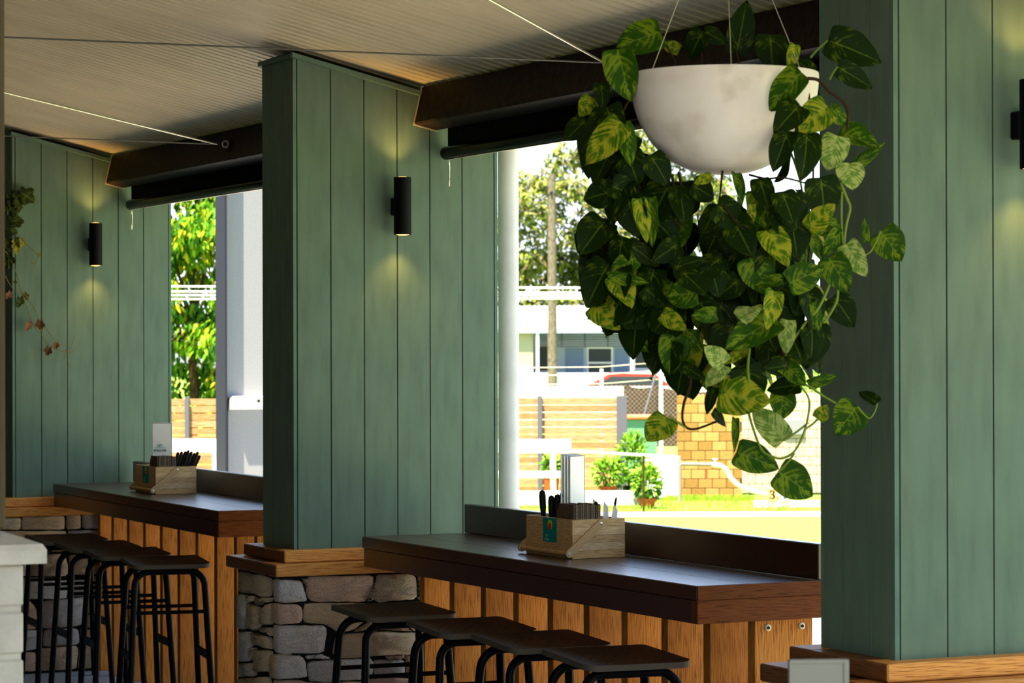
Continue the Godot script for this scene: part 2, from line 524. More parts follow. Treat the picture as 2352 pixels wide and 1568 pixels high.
func pier(x: float, label: String, broad: Array, side: Array) -> void:
	var o := thing("pier", label, "pier", Vector3.ZERO, 0.0, "clad piers along the facade", "structure")
	var zb := Z0 - G1 - 0.9 - 0.016
	var clad := part("cladding", o)
	var mb := MB.new()
	mb.hexa([V(x - PW + 0.015, PB, zb + 0.012), V(x - 0.014, PB, zb + 0.012), V(x - 0.014, PB, Z0 - 0.014), V(x - PW + 0.015, PB, Z0 - 0.014), V(x - PW + 0.015, roof_y(zb) - 0.02, zb + 0.012), V(x - 0.014, roof_y(zb) - 0.02, zb + 0.012), V(x - 0.014, roof_y(Z0) - 0.02, Z0 - 0.014), V(x - PW + 0.015, roof_y(Z0) - 0.02, Z0 - 0.014)])
	obj("backing", mb, M.gap, clad)
	var cuts := [Z0]
	for k in 7:
		cuts.append(Z0 - G1 - 0.15 * k)
	cuts.append(zb)
	for s in [0, 1]:
		var xa: float = x if s == 0 else x - PW
		var xb: float = x - 0.018 if s == 0 else x - PW + 0.018
		for k in cuts.size() - 1:
			var za: float = cuts[k] - (0.0025 if k > 0 else 0.0)
			var zc: float = cuts[k + 1] + (0.0025 if k < cuts.size() - 2 else 0.0)
			mb = MB.new()
			mb.hexa([V(xa, PB, za), V(xb, PB, za), V(xb, PB, zc), V(xa, PB, zc), V(xa, roof_y(za) - 0.045, za), V(xb, roof_y(za) - 0.045, za), V(xb, roof_y(zc) - 0.045, zc), V(xa, roof_y(zc) - 0.045, zc)])
			obj("corner_trim" if k == 0 or k == cuts.size() - 2 else "board", mb, M.green_trim if k == 0 or k == cuts.size() - 2 else M.green, clad)
	var cx := [x - PW, x - PW + 0.105, x - PW + 0.257, x - 0.018]
	for k in 3:
		for s in [0, 1]:
			mb = MB.new()
			var zz: float = Z0 if s == 0 else zb
			var zi: float = zz - 0.018 if s == 0 else zz + 0.018
			mb.span(V(cx[k] + (0.0025 if k > 0 else 0.018), PB, zz), V(cx[k + 1] - 0.0025, roof_y(minf(zz, zi)) - 0.045, zi))
			obj("board", mb, M.green, clad)
	# bead under the roof, on the broad face, the inner end and the far face
	mb = MB.new()
	for s in [x + 0.004, x - PW - 0.004]:
		mb.hexa([V(s - 0.02, roof_y(Z0 + 0.01) - 0.05, Z0 + 0.01), V(s + 0.02, roof_y(Z0 + 0.01) - 0.05, Z0 + 0.01), V(s + 0.02, roof_y(zb) - 0.05, zb), V(s - 0.02, roof_y(zb) - 0.05, zb), V(s - 0.02, roof_y(Z0 + 0.01) - 0.03, Z0 + 0.01), V(s + 0.02, roof_y(Z0 + 0.01) - 0.03, Z0 + 0.01), V(s + 0.02, roof_y(zb) - 0.03, zb), V(s - 0.02, roof_y(zb) - 0.03, zb)])
	mb.span(V(x - PW - 0.02, roof_y(Z0) - 0.048, Z0 - 0.01), V(x + 0.02, roof_y(Z0) - 0.03, Z0 + 0.012))
	obj("cornice_bead", mb, M.green_trim, clad)
	# two stepped timber cap boards
	var cap := part("timber_cap", o)
	for k in 2:
		var ov: float = [0.0647, 0.1242][k]
		var yt: float = [0.983, 0.932][k]
		var h: float = [0.049, 0.05][k]
		mb = MB.new()
		mb.span(V(x - 0.05, yt - h, Z0 + ov), V(x + ov, yt, zb - ov), 0.004)
		obj("cap_board", mb, M["cap%d" % k], cap)
		mb = MB.new()
		mb.span(V(x - PW - ov, yt - h, zb - ov), V(x - PW + 0.05, yt, Z0 + ov), 0.004)
		obj("cap_board", mb, M["cap2"], cap)
		mb = MB.new()
		mb.span(V(x - PW - ov + 0.003, yt - h + 0.001, Z0 - 0.05), V(x + ov - 0.004, yt - 0.001, Z0 + ov + 0.002), 0.004)
		obj("cap_board", mb, M["capx%d" % k], cap)
		mb = MB.new()
		mb.span(V(x - PW + 0.05, yt - h, zb - ov), V(x - 0.05, yt - 0.001, zb + 0.1), 0.004)
		obj("cap_board", mb, M["capx1"], cap)
	var base := part("stone_base", o)
	mb = MB.new()
	mb.span(V(x - PW - 0.08, 0, zb - 0.08), V(x + 0.085, 0.885, Z0 + 0.085))
	obj("mortar_core", mb, M.mortar, base)
	for d in broad:
		stone(d, Transform3D(Basis(V(0, 0, 1), V(0, 1, 0), V(1, 0, 0)), V(x + 0.095, 0, 0)), base)
	for d in side:
		stone(d, Transform3D(Basis(V(1, 0, 0), V(0, 1, 0), V(0, 0, 1)), V(0, 0, Z0 + 0.095)), base)


func lamp(x: float, zc: float, label: String) -> void:
	var o := thing("wall_lamp", label, "lamp", V(x, 2.41, zc), 0.0, "up and down wall lamps")
	var mb := MB.new()
	mb.lathe([Vector2(0.03, -0.118), Vector2(0.036, -0.12), Vector2(0.0367, -0.118), Vector2(0.0367, -0.0605), Vector2(0.0362, -0.0600), Vector2(0.0362, -0.0590), Vector2(0.0367, -0.0585), Vector2(0.0367, 0.0635), Vector2(0.0362, 0.064), Vector2(0.0362, 0.065), Vector2(0.0367, 0.0655), Vector2(0.0367, 0.118), Vector2(0.036, 0.12), Vector2(0.03, 0.118), Vector2(0.029, 0.1), Vector2(0.0, 0.1)], 40, V(0.072, 0, 0), false)
	mb.lathe([Vector2(0.0, -0.1), Vector2(0.029, -0.1), Vector2(0.03, -0.118)], 40, V(0.072, 0, 0), false)
	obj("cylinder_shade", mb, M.lamp_body, o)
	mb = MB.new()
	mb.box(V(0.02, 0, 0), V(0.04, 0.075, 0.05), 0.004)
	obj("wall_bracket", mb, M.black, o)
	for s in [-1.0, 1.0]:
		mb = MB.new()
		mb.lathe([Vector2(0.0, -0.0045), Vector2(0.012, -0.004), Vector2(0.022, -0.0022), Vector2(0.0285, 0.0), Vector2(0.022, 0.0022), Vector2(0.012, 0.004), Vector2(0.0, 0.0045)], 24, V(0.072, s * 0.1192, 0))
		obj("lamp_lens", mb, M.glow, o)
		var l := SpotLight3D.new()
		l.name = "wall_lamp_light"
		l.light_color = Color(1.0, 0.78, 0.42)
		l.light_energy = 0.12
		l.light_size = 0.024
		l.spot_angle = 52
		l.spot_angle_attenuation = 0.8
		l.spot_range = 8
		l.spot_attenuation = 2
		l.shadow_enabled = true
		o.add_child(l, true)
		l.position = V(0.072, s * 0.128, 0)
		l.rotation.x = s * PI / 2


func counter(at: Vector3, turn: float, D: float, label: String, fins: Array, bolts: bool) -> void:
	var o := thing("bar_counter", label, "counter", at, turn, "timber bar counters")
	var H := at.y
	var mb: MB
	var zs := [0.0, -0.195, -0.39, -0.52]
	for k in 3:
		mb = MB.new()
		mb.span(V(0, -0.048, zs[k] - (0.0015 if k else 0.0)), V(D, 0.0 - 0.0006 * k, zs[k + 1]), 0.003)
		obj("top_plank", mb, M["top%d" % k], o)
	mb = MB.new()
	mb.span(V(0.012, -0.124, -0.003), V(D - 0.03, -0.049, -0.05), 0.002)
	obj("front_fascia", mb, M.top1, o)
	mb = MB.new()
	mb.span(V(D - 0.03, -0.1242, -0.0035), V(D - 0.001, -0.0485, -0.50), 0.001)
	obj("end_fascia", mb, M.end0, o)
	mb = MB.new()
	mb.span(V(D - 0.001, -0.0475, -0.002), V(D + 0.004, -0.001, -0.518), 0.001)
	obj("end_strip", mb, M.end1, o)
	mb = MB.new()
	mb.span(V(0.03, -0.06, -0.05), V(D - 0.045, -0.05, -0.5))
	obj("underside", mb, M.black, o)
	mb = MB.new()
	mb.span(V(0, 0.0005, -0.465), V(D, 0.119, -0.505), 0.003)
	obj("upstand", mb, M.top2, o)
	var k := 0
	for x in fins:
		mb = MB.new()
		mb.span(V(x, -H + 0.001, -0.25), V(x + 0.045, -0.061, -0.475), 0.002)
		var fm := obj("support_board", mb, M["fin%d" % (k % 3)], o)
		k += 1
		if bolts and k == fins.size():
			for zz in [-0.30, -0.432]:
				mb = MB.new()
				mb.lathe([Vector2(0.0, 0), Vector2(0.0115, 0), Vector2(0.0115, 0.003), Vector2(0.006, 0.0045), Vector2(0.0, 0.0045)], 20, V0, false)
				mb.move(Transform3D(Basis(V(0, 0, 1), -PI / 2), V(x + 0.045, -0.153, zz)))
				obj("washer", mb, M.washer, fm)
				mb = MB.new()
				mb.lathe([Vector2(0.0, 0.004), Vector2(0.0055, 0.004), Vector2(0.005, 0.008), Vector2(0.0, 0.008)], 6, V0, false)
				mb.move(Transform3D(Basis(V(0, 0, 1), -PI / 2), V(x + 0.045, -0.153, zz)))
				obj("bolt_head", mb, M.black, fm)


func make_stool() -> Node3D:
	var o := thing("bar_stool", "", "stool", V0, 0.0, "backless bar stools at the counters")
	var mb := MB.new()
	var hx := 0.222
	var hz := 0.19
	# rounded rectangle seat, gently saddle-shaped
	var ol := []
	for q in 4:
		var sx: float = [1, -1, -1, 1][q]
		var sz: float = [1, 1, -1, -1][q]
		for k in 6:
			var a := PI / 2 * (q + k / 5.0)
			ol.append(Vector2(sx * (hx - 0.04) + cos(a) * 0.04, sz * (hz - 0.04) + sin(a) * 0.04))
	var yy := func(p: Vector2) -> float: return 0.778 + 0.010 * (p.y / hz) * (p.y / hz) - 0.006 * (p.x / hx) * (p.x / hx) * signf(p.x)
	var n := ol.size()
	for ring in [[1.0, 0.72], [0.72, 0.4], [0.4, 0.0]]:
		for i in n:
			var a: Vector2 = ol[i] * ring[0]
			var b: Vector2 = ol[(i + 1) % n] * ring[0]
			var c: Vector2 = ol[(i + 1) % n] * ring[1]
			var d: Vector2 = ol[i] * ring[1]
			for s in [0.0, -0.02]:
				var pts := [V(a.x, yy.call(a) + s, a.y), V(b.x, yy.call(b) + s, b.y), V(c.x, yy.call(c) + s, c.y)]
				mb.face(pts, V(0, 0.768 if s == 0.0 else 0.9, 0))
				if ring[1] > 0.0:
					mb.face([pts[0], pts[2], V(d.x, yy.call(d) + s, d.y)], V(0, 0.768 if s == 0.0 else 0.9, 0))
	obj("seat", mb, M.seat, o)
	mb = MB.new()
	for i in n:
		var a: Vector2 = ol[i]
		var b: Vector2 = ol[(i + 1) % n]
		mb.face([V(a.x, yy.call(a), a.y), V(b.x, yy.call(b), b.y), V(b.x, yy.call(b) - 0.02, b.y), V(a.x, yy.call(a) - 0.02, a.y)], V(0, 0.77, 0))
	obj("seat_edge", mb, M.seat_edge, o)
	mb = MB.new()
	for i in 9:
		for j in 7:
			var p := Vector2(-0.15 + 0.0375 * i, -0.12 + 0.04 * j + (0.02 if i % 2 else 0.0))
			if absf(p.y) < 0.13:
				var y: float = yy.call(p) + 0.0012
				mb.face([V(p.x - 0.003, y, p.y - 0.008), V(p.x + 0.003, y, p.y - 0.008), V(p.x + 0.003, y, p.y + 0.008), V(p.x - 0.003, y, p.y + 0.008)], V(0, 0.5, 0))
	tag(obj("seat_slots", mb, M.slot, o), "", "", "", "stuff")
	for s in [-1.0, 1.0]:
		var path := [V(s * 0.205, 0, 0.205), V(s * 0.153, 0.64, 0.172)]
		for k in 9:
			var a := PI / 2 * k / 8.0
			path.append(V(s * (0.15 - 0.012 * sin(a)), 0.668 + 0.072 * sin(a), 0.1 + 0.07 * cos(a)))
		for k in range(path.size() - 1, -1, -1):
			path.append(V(path[k].x, path[k].y, -path[k].z))
		mb = MB.new()
		mb.tube(path, 0.016, 12)
		obj("leg_frame", mb, M.black, o)
		mb = MB.new()
		mb.tube([V(s * 0.161, 0.545, 0.172), V(s * 0.161, 0.545, -0.172)], 0.009, 8)
		obj("cross_rod", mb, M.black, o)
		mb = MB.new()
		mb.box(V(0, 0.33, s * 0.187), V(0.35, 0.042, 0.012), 0.003)
		obj("footrest", mb, M.black, o)
	for s in [-1.0, 1.0]:
		mb = MB.new()
		mb.box(V(s * 0.138, 0.7525, 0), V(0.04, 0.012, 0.2), 0.003)
		obj("seat_plate", mb, M.black, o)
	return o


func caddy(at: Vector3, turn: float, label: String) -> void:
	var o := thing("bamboo_caddy", label, "caddy", at, turn, "bamboo cutlery caddies on the counters")
	var L := 0.357
	var W := 0.22
	var h := 0.142
	var t := 0.011
	var mb := MB.new()
	mb.span(V(-L + t, 0, 0), V(-t, h, -t), 0.001)
	obj("front_panel", mb, M.bamboo0, o)
	mb = MB.new()
	mb.span(V(-L + t, 0, -W + t), V(-t, h, -W), 0.001)
	obj("back_panel", mb, M.bamboo0, o)
	for k in 5:
		mb = MB.new()
		mb.span(V(-t, h * k / 5.0, 0.0005), V(0.0005 * (k % 2), h * (k + 1) / 5.0 - 0.0003, -W), 0.0006)
		obj("side_strip", mb, mat_variant(k), o)
	mb = MB.new()
	mb.span(V(-L, 0, 0.0005), V(-L + t, h, -W), 0.001)
	obj("side_panel", mb, M.bamboo2, o)
	mb = MB.new()
	mb.span(V(-L + t, 0.004, -t), V(-t, 0.012, -W + t))
	obj("base_panel", mb, M.bamboo1, o)
	mb = MB.new()
	mb.span(V(-0.18, 0.012, -t), V(-0.174, h - 0.02, -W + t))
	obj("divider", mb, M.bamboo1, o)
	var ha := part("handle", o)
	for s in [0.0005, -L - 0.0095]:
		mb = MB.new()
		var p := [Vector2(-0.115, h - 0.016), Vector2(0.017, 0.02)]
		var dir: Vector2 = (p[1] - p[0]).normalized()
		var nr := Vector2(-dir.y, dir.x)
		var ol := []
		for k in 9:
			var a := PI / 2 + PI * k / 8.0
			ol.append(p[0] + (dir * cos(a) + nr * sin(a)) * 0.0145)
		for k in 9:
			var a := -PI / 2 + PI * k / 8.0
			ol.append(p[1] + (dir * cos(a) + nr * sin(a)) * 0.0145)
		var ctr := V(s + 0.0045, (p[0].y + p[1].y) / 2, (p[0].x + p[1].x) / 2)
		for x in [s, s + 0.009]:
			var f := []
			for q in ol:
				f.append(V(x, q.y, q.x))
			mb.face(f, ctr)
		for k in ol.size():
			var a2: Vector2 = ol[k]
			var b2: Vector2 = ol[(k + 1) % ol.size()]
			mb.face([V(s, a2.y, a2.x), V(s, b2.y, b2.x), V(s + 0.009, b2.y, b2.x), V(s + 0.009, a2.y, a2.x)], ctr)
		obj("arm", mb, M.bamboo1, ha)
		if s > 0:
			for q in p:
				mb = MB.new()
				mb.lathe([Vector2(0.0, 0.0), Vector2(0.0052, 0.0), Vector2(0.0048, 0.0015), Vector2(0.0022, 0.0018), Vector2(0.002, 0.0005), Vector2(0, 0.0005)], 16, V0, false)
				mb.move(Transform3D(Basis(V(0, 0, 1), -PI / 2), V(s + 0.009, q.y, q.x)))
				obj("screw", mb, M.chrome, ha)
	mb = MB.new()
	mb.tube([V(-L, 0.02, 0.017), V(0.001, 0.02, 0.017)], 0.0095, 14)
	obj("dowel", mb, M.bamboo0, ha)
	# teal sticker with a small fruit-like emblem and two lines of print
	var st := part("sticker", o)
	mb = MB.new()
	mb.span(V(-0.223, 0.052, 0.0002), V(-0.118, h - 0.001, 0.0014), 0.0004)
	obj("card", mb, M.teal, st)
	var em := MB.new()
	em.lathe([Vector2(0.0, 0.0), Vector2(0.019, 0.0), Vector2(0.019, 0.0008), Vector2(0.0, 0.0008)], 24, V0, false)
	em.move(Transform3D(Basis(V(1, 0, 0), PI / 2) * Basis.from_scale(V(0.9, 1, 1.0)), V(-0.168, 0.116, 0.0014)))
	obj("emblem", em, M.gold, st)
	em = MB.new()
	em.lathe([Vector2(0.0, 0.0), Vector2(0.0125, 0.0), Vector2(0.0125, 0.0008), Vector2(0.0, 0.0008)], 24, V0, false)
	em.move(Transform3D(Basis(V(1, 0, 0), PI / 2), V(-0.168, 0.11, 0.002)))
	obj("emblem_core", em, M.red, st)
	mb = MB.new()
	for k in 3:
		mb.span(V(-0.201 + 0.002 * k, 0.079 - 0.005 * k, 0.0014), V(-0.186 - 0.002 * k, 0.0765 - 0.005 * k, 0.0019))
	mb.span(V(-0.214, 0.062, 0.0014), V(-0.176, 0.0595, 0.0019))
	obj("print", mb, M.pale_ink, st)


func mat_variant(k: int) -> Material:
	if not M.has("strip%d" % k):
		var m: StandardMaterial3D = M.bamboo2.duplicate()
		m.albedo_color = [Color(0.84, 0.68, 0.46), Color(0.88, 0.75, 0.56), Color(0.8, 0.65, 0.45), Color(0.9, 0.76, 0.55), Color(0.85, 0.7, 0.48)][k]
		m.uv1_offset = V(0.17 * k, 0.3 * k, 0.41 * k)
		M["strip%d" % k] = m
	return M["strip%d" % k]


func local(at: Vector3, turn: float, p: Vector3) -> Vector3:
	return at + Basis(Vector3.UP, turn) * p


func card(at: Vector3, turn: float, label: String, group: String, printed: bool, w := 0.104, h := 0.3, th := 0.012) -> void:
	var o := thing("menu_card", label, "menu", at, turn, group)
	var mb := MB.new()
	mb.span(V(-w / 2, 0, -th), V(w / 2, h, 0), 0.0015)
	obj("card", mb, M.paper, o)
	mb = MB.new()
	for s in [[V(-w / 2 + 0.001, h - 0.004, 0), V(w / 2 - 0.001, h - 0.001, 0.0008)], [V(w / 2 - 0.004, 0.001, 0), V(w / 2 - 0.001, h - 0.004, 0.0008)]]:
		mb.span(s[0], s[1])
	obj("border", mb, M.paper_frame, o)
	if printed:
		var t := TextMesh.new()
		t.text = "BOWLS PUB"
		t.font_size = 24
		t.pixel_size = 0.00052
		t.depth = 0.0006
		var fnt := SystemFont.new()
		fnt.font_names = PackedStringArray(["Droid Sans"])
		fnt.font_weight = 700
		t.font = fnt
		put("wordmark", t, M.teal_ink, o, Transform3D(Basis.from_scale(V(0.95, 1.45, 1)), V(-0.012, 0.206, 0.0006)))
		mb = MB.new()
		for k in 9:
			mb.span(V(-0.038 + 0.006 * k, 0.2185, 0), V(-0.0335 + 0.006 * k, 0.2215, 0.0006))
		obj("small_print", mb, M.teal_ink, o)
		mb = MB.new()
		for c in [V(-0.019, 0.2305, 0.0003), V(-0.006, 0.2335, 0.0003)]:
			var ring := []
			for k in 17:
				ring.append(c + V(cos(TAU * k / 16) * 0.0048, sin(TAU * k / 16) * 0.0052, 0))
			mb.tube(ring, 0.0009, 6, false)
		mb.tube([V(-0.026, 0.237, 0.0003), V(-0.0245, 0.228, 0.0003), V(-0.021, 0.2255, 0.0003), V(-0.014, 0.229, 0.0003), V(-0.012, 0.238, 0.0003)], 0.0009, 6)
		obj("emblem", mb, M.teal_ink, o)


func knife(at: Vector3, lean: Vector3, label: String, group: String, length := 0.19, broad := 0.0085, m: Material = null) -> void:
	var mb := MB.new()
	mb.lathe([Vector2(0, 0), Vector2(broad * 0.55, 0.002), Vector2(broad * 0.6, length * 0.5), Vector2(broad, length * 0.72), Vector2(broad * 1.05, length * 0.9), Vector2(broad * 0.8, length * 0.975), Vector2(0, length)], 12)
	mb.move(Transform3D(Basis.from_scale(V(1, 1, 0.45))))
	var d := lean.normalized()
	var x := d.cross(V(0.9, 0, 0.43)).normalized()
	mb.move(Transform3D(Basis(x, d, x.cross(d)), V0))
	var o := obj("table_knife", mb, m if m else M.knife)
	o.position = at
	tag(o, label, "cutlery", group)


func napkins(at: Vector3, turn: float, x0: float, n: int, step: float, label: String, group: String) -> void:
	for k in n:
		var mb := MB.new()
		var h := 0.179 + R.randf() * 0.006
		var w := 0.128
		var th := step * 0.62
		var tl := (R.randf() - 0.3) * 0.006 - 0.006 * (1.0 - k / float(n))
		var p := [V(-w, 0, 0), V(0, 0, 0), V(tl, h, 0), V(-w + 0.02 + tl, h, 0), V(-w + tl, h - 0.03, 0)]
		var c := V(-w / 2, h / 2, -th / 2)
		var f := []
		var b := []
		for q in p:
			f.append(q)
			b.append(q - V(0, 0, th))
		mb.face(f, c)
		mb.face(b, c)
		for i in 5:
			mb.face([f[i], f[(i + 1) % 5], b[(i + 1) % 5], b[i]], c)
		var o := obj("paper_napkin", mb, M.kraft if k % 3 else M.kraft_dark)
		o.position = local(at, turn, V(x0, 0.0125, -0.014 - step * k))
		o.rotation.y = turn
		o.rotation.x = 0.0
		tag(o, label, "napkin", group)


# a heart-shaped leaf, one unit long and one unit wide, base at the origin, tip at +y
func heart(fold: float, curl: float, twist: float) -> ArrayMesh:
	var P := []
	var U := []
	for i in 13:
		var s := pow(i / 12.0, 1.15)
		var row := []
		var ur := []
		var h := 0.5 * pow(maxf(sin(PI * pow(s, 0.7)), 0.0), 0.75)
		if i == 12:
			h = 0.0
		var lobe := -0.17 * sin(PI * minf(s / 0.38, 1.0))
		for j in 9:
			var c := (j - 4) / 4.0
			var y := s + lobe * pow(absf(c), 1.5)
			var z := fold * absf(c) * h - curl * s * s - curl * 0.6 * c * c * h + 0.02 * sin(s * 9.0 + c * 2.0) * absf(c) + twist * c * s * 0.3
			row.append(V(c * h, y, z))
			ur.append(Vector2(0.5 + c * 0.5, s))
		P.append(row)
		U.append(ur)
	var mb := MB.new()
	mb.grid(P, U)
	return mb.mesh()


func leaf_basis(b: Vector3, t: Vector3, w: float, hint: Vector3) -> Transform3D:
	var y := t - b
	var n := (hint - y.normalized() * hint.dot(y.normalized())).normalized()
	var x := y.normalized().cross(n).normalized()
	return Transform3D(Basis(x * w, y, n * w), b)


func bezier(path: Array, k := 5) -> Array:
	var o := []
	for i in path.size() - 1:
		var a: Vector3 = path[maxi(i - 1, 0)]
		var d: Vector3 = path[mini(i + 2, path.size() - 1)]
		for s in k:
			o.append((path[i] as Vector3).cubic_interpolate(path[i + 1], a, d, s / float(k)))
	o.append(path[path.size() - 1])
	return o


func lobed() -> ArrayMesh:
	# a five-lobed vine leaf, a little cupped and crumpled
	var rim := []
	var k := 40
	for i in k + 1:
		var a := -PI / 2 + TAU * i / k
		var b := fposmod(a - PI / 2 + PI, TAU) - PI
		var r := 0.34 + 0.16 * pow(absf(cos(b * 2.5)), 1.5) + 0.1 * cos(b) + 0.02 * (i % 2)
		if absf(b) > 2.85:
			r *= 0.45
		rim.append(Vector2(cos(a), sin(a)) * r + Vector2(0, 0.42))
	var P := []
	var U := []
	for ring in [0.0, 0.35, 0.7, 1.0]:
		var row := []
		var ur := []
		for i in k + 1:
			var q: Vector2 = Vector2(0, 0.3).lerp(rim[i], ring)
			row.append(V(q.x, q.y, 0.16 * ring * ring * sin(i * 1.7) * 0.5 + 0.25 * absf(q.x) - 0.3 * q.y * q.y))
			ur.append(Vector2(0.5 + q.x * 0.8, q.y))
		P.append(row)
		U.append(ur)
	var mb := MB.new()
	mb.grid(P, U)
	return mb.mesh()


func leaflet(fold := 0.12) -> ArrayMesh:
	var mb := MB.new()
	var P := []
	for i in 6:
		var s := i / 5.0
		var h := 0.19 * sin(PI * pow(s, 0.8))
		P.append([V(-h, s, fold * h * 3 - 0.25 * s * s), V(0, s, -0.25 * s * s), V(h, s, fold * h * 3 - 0.25 * s * s)])
	mb.grid(P)
	return mb.mesh()


func swarm(called: String, me: Mesh, m: Material, xs: Array, cs: Array, parent: Node) -> MultiMeshInstance3D:
	var mm := MultiMesh.new()
	mm.transform_format = MultiMesh.TRANSFORM_3D
	mm.use_colors = cs.size() > 0
	mm.mesh = me
	mm.instance_count = xs.size()
	for i in xs.size():
		mm.set_instance_transform(i, xs[i])
		if cs:
			mm.set_instance_color(i, cs[i])
	var o := MultiMeshInstance3D.new()
	o.name = called
	o.multimesh = mm
	o.material_override = m
	parent.add_child(o, true)
	o.set_meta("kind", "stuff")
	return o


func _ready() -> void:
	R.seed = 20240
	# ---- camera, sky, sun, exposure
	var cam := Camera3D.new()
	cam.name = "camera"
	add_child(cam)
	cam.fov = 14.275
	cam.position = V(0, 1.81, 0)
	cam.rotation = V(0.00277, YAW, -0.00273)
	cam.near = 0.05
	cam.far = 600
	cam.current = true
	var at := CameraAttributesPhysical.new()
	at.frustum_focal_length = 95.8
	at.frustum_focus_distance = 9.0
	at.exposure_aperture = 11.0
	at.exposure_multiplier = 1.0
	var we := WorldEnvironment.new()
	we.name = "environment"
	var env := Environment.new()
	env.background_mode = Environment.BG_SKY
	var sky := Sky.new()
	var ps := ProceduralSkyMaterial.new()
	ps.sky_top_color = Color(0.62, 0.78, 0.98)
	ps.sky_horizon_color = Color(0.97, 0.98, 1.0)
	ps.sky_energy_multiplier = 1.5
	ps.ground_horizon_color = Color(0.9, 0.92, 0.85)
	ps.ground_bottom_color = Color(0.5, 0.52, 0.4)
	ps.ground_energy_multiplier = 1.0
	ps.sun_angle_max = 1.0
	sky.sky_material = ps
	env.sky = sky
	env.tonemap_mode = Environment.TONE_MAPPER_LINEAR
	env.tonemap_exposure = 1.05
	env.sdfgi_enabled = true
	env.ssao_enabled = true
	env.ssil_enabled = true
	we.environment = env
	add_child(we)
	cam.attributes = at
	var sun := DirectionalLight3D.new()
	sun.name = "sun"
	sun.light_color = Color(1.0, 0.94, 0.82)
	sun.light_energy = 8.5
	sun.light_angular_distance = 0.6
	sun.shadow_enabled = true
	sun.sky_mode = DirectionalLight3D.SKY_MODE_LIGHT_ONLY
	add_child(sun)
	sun.look_at_from_position(V(0.35, 1.4, 0.45), V0)

	materials()
	structure()
	facade_things()
	bar_things()
	planting()
	outdoors()


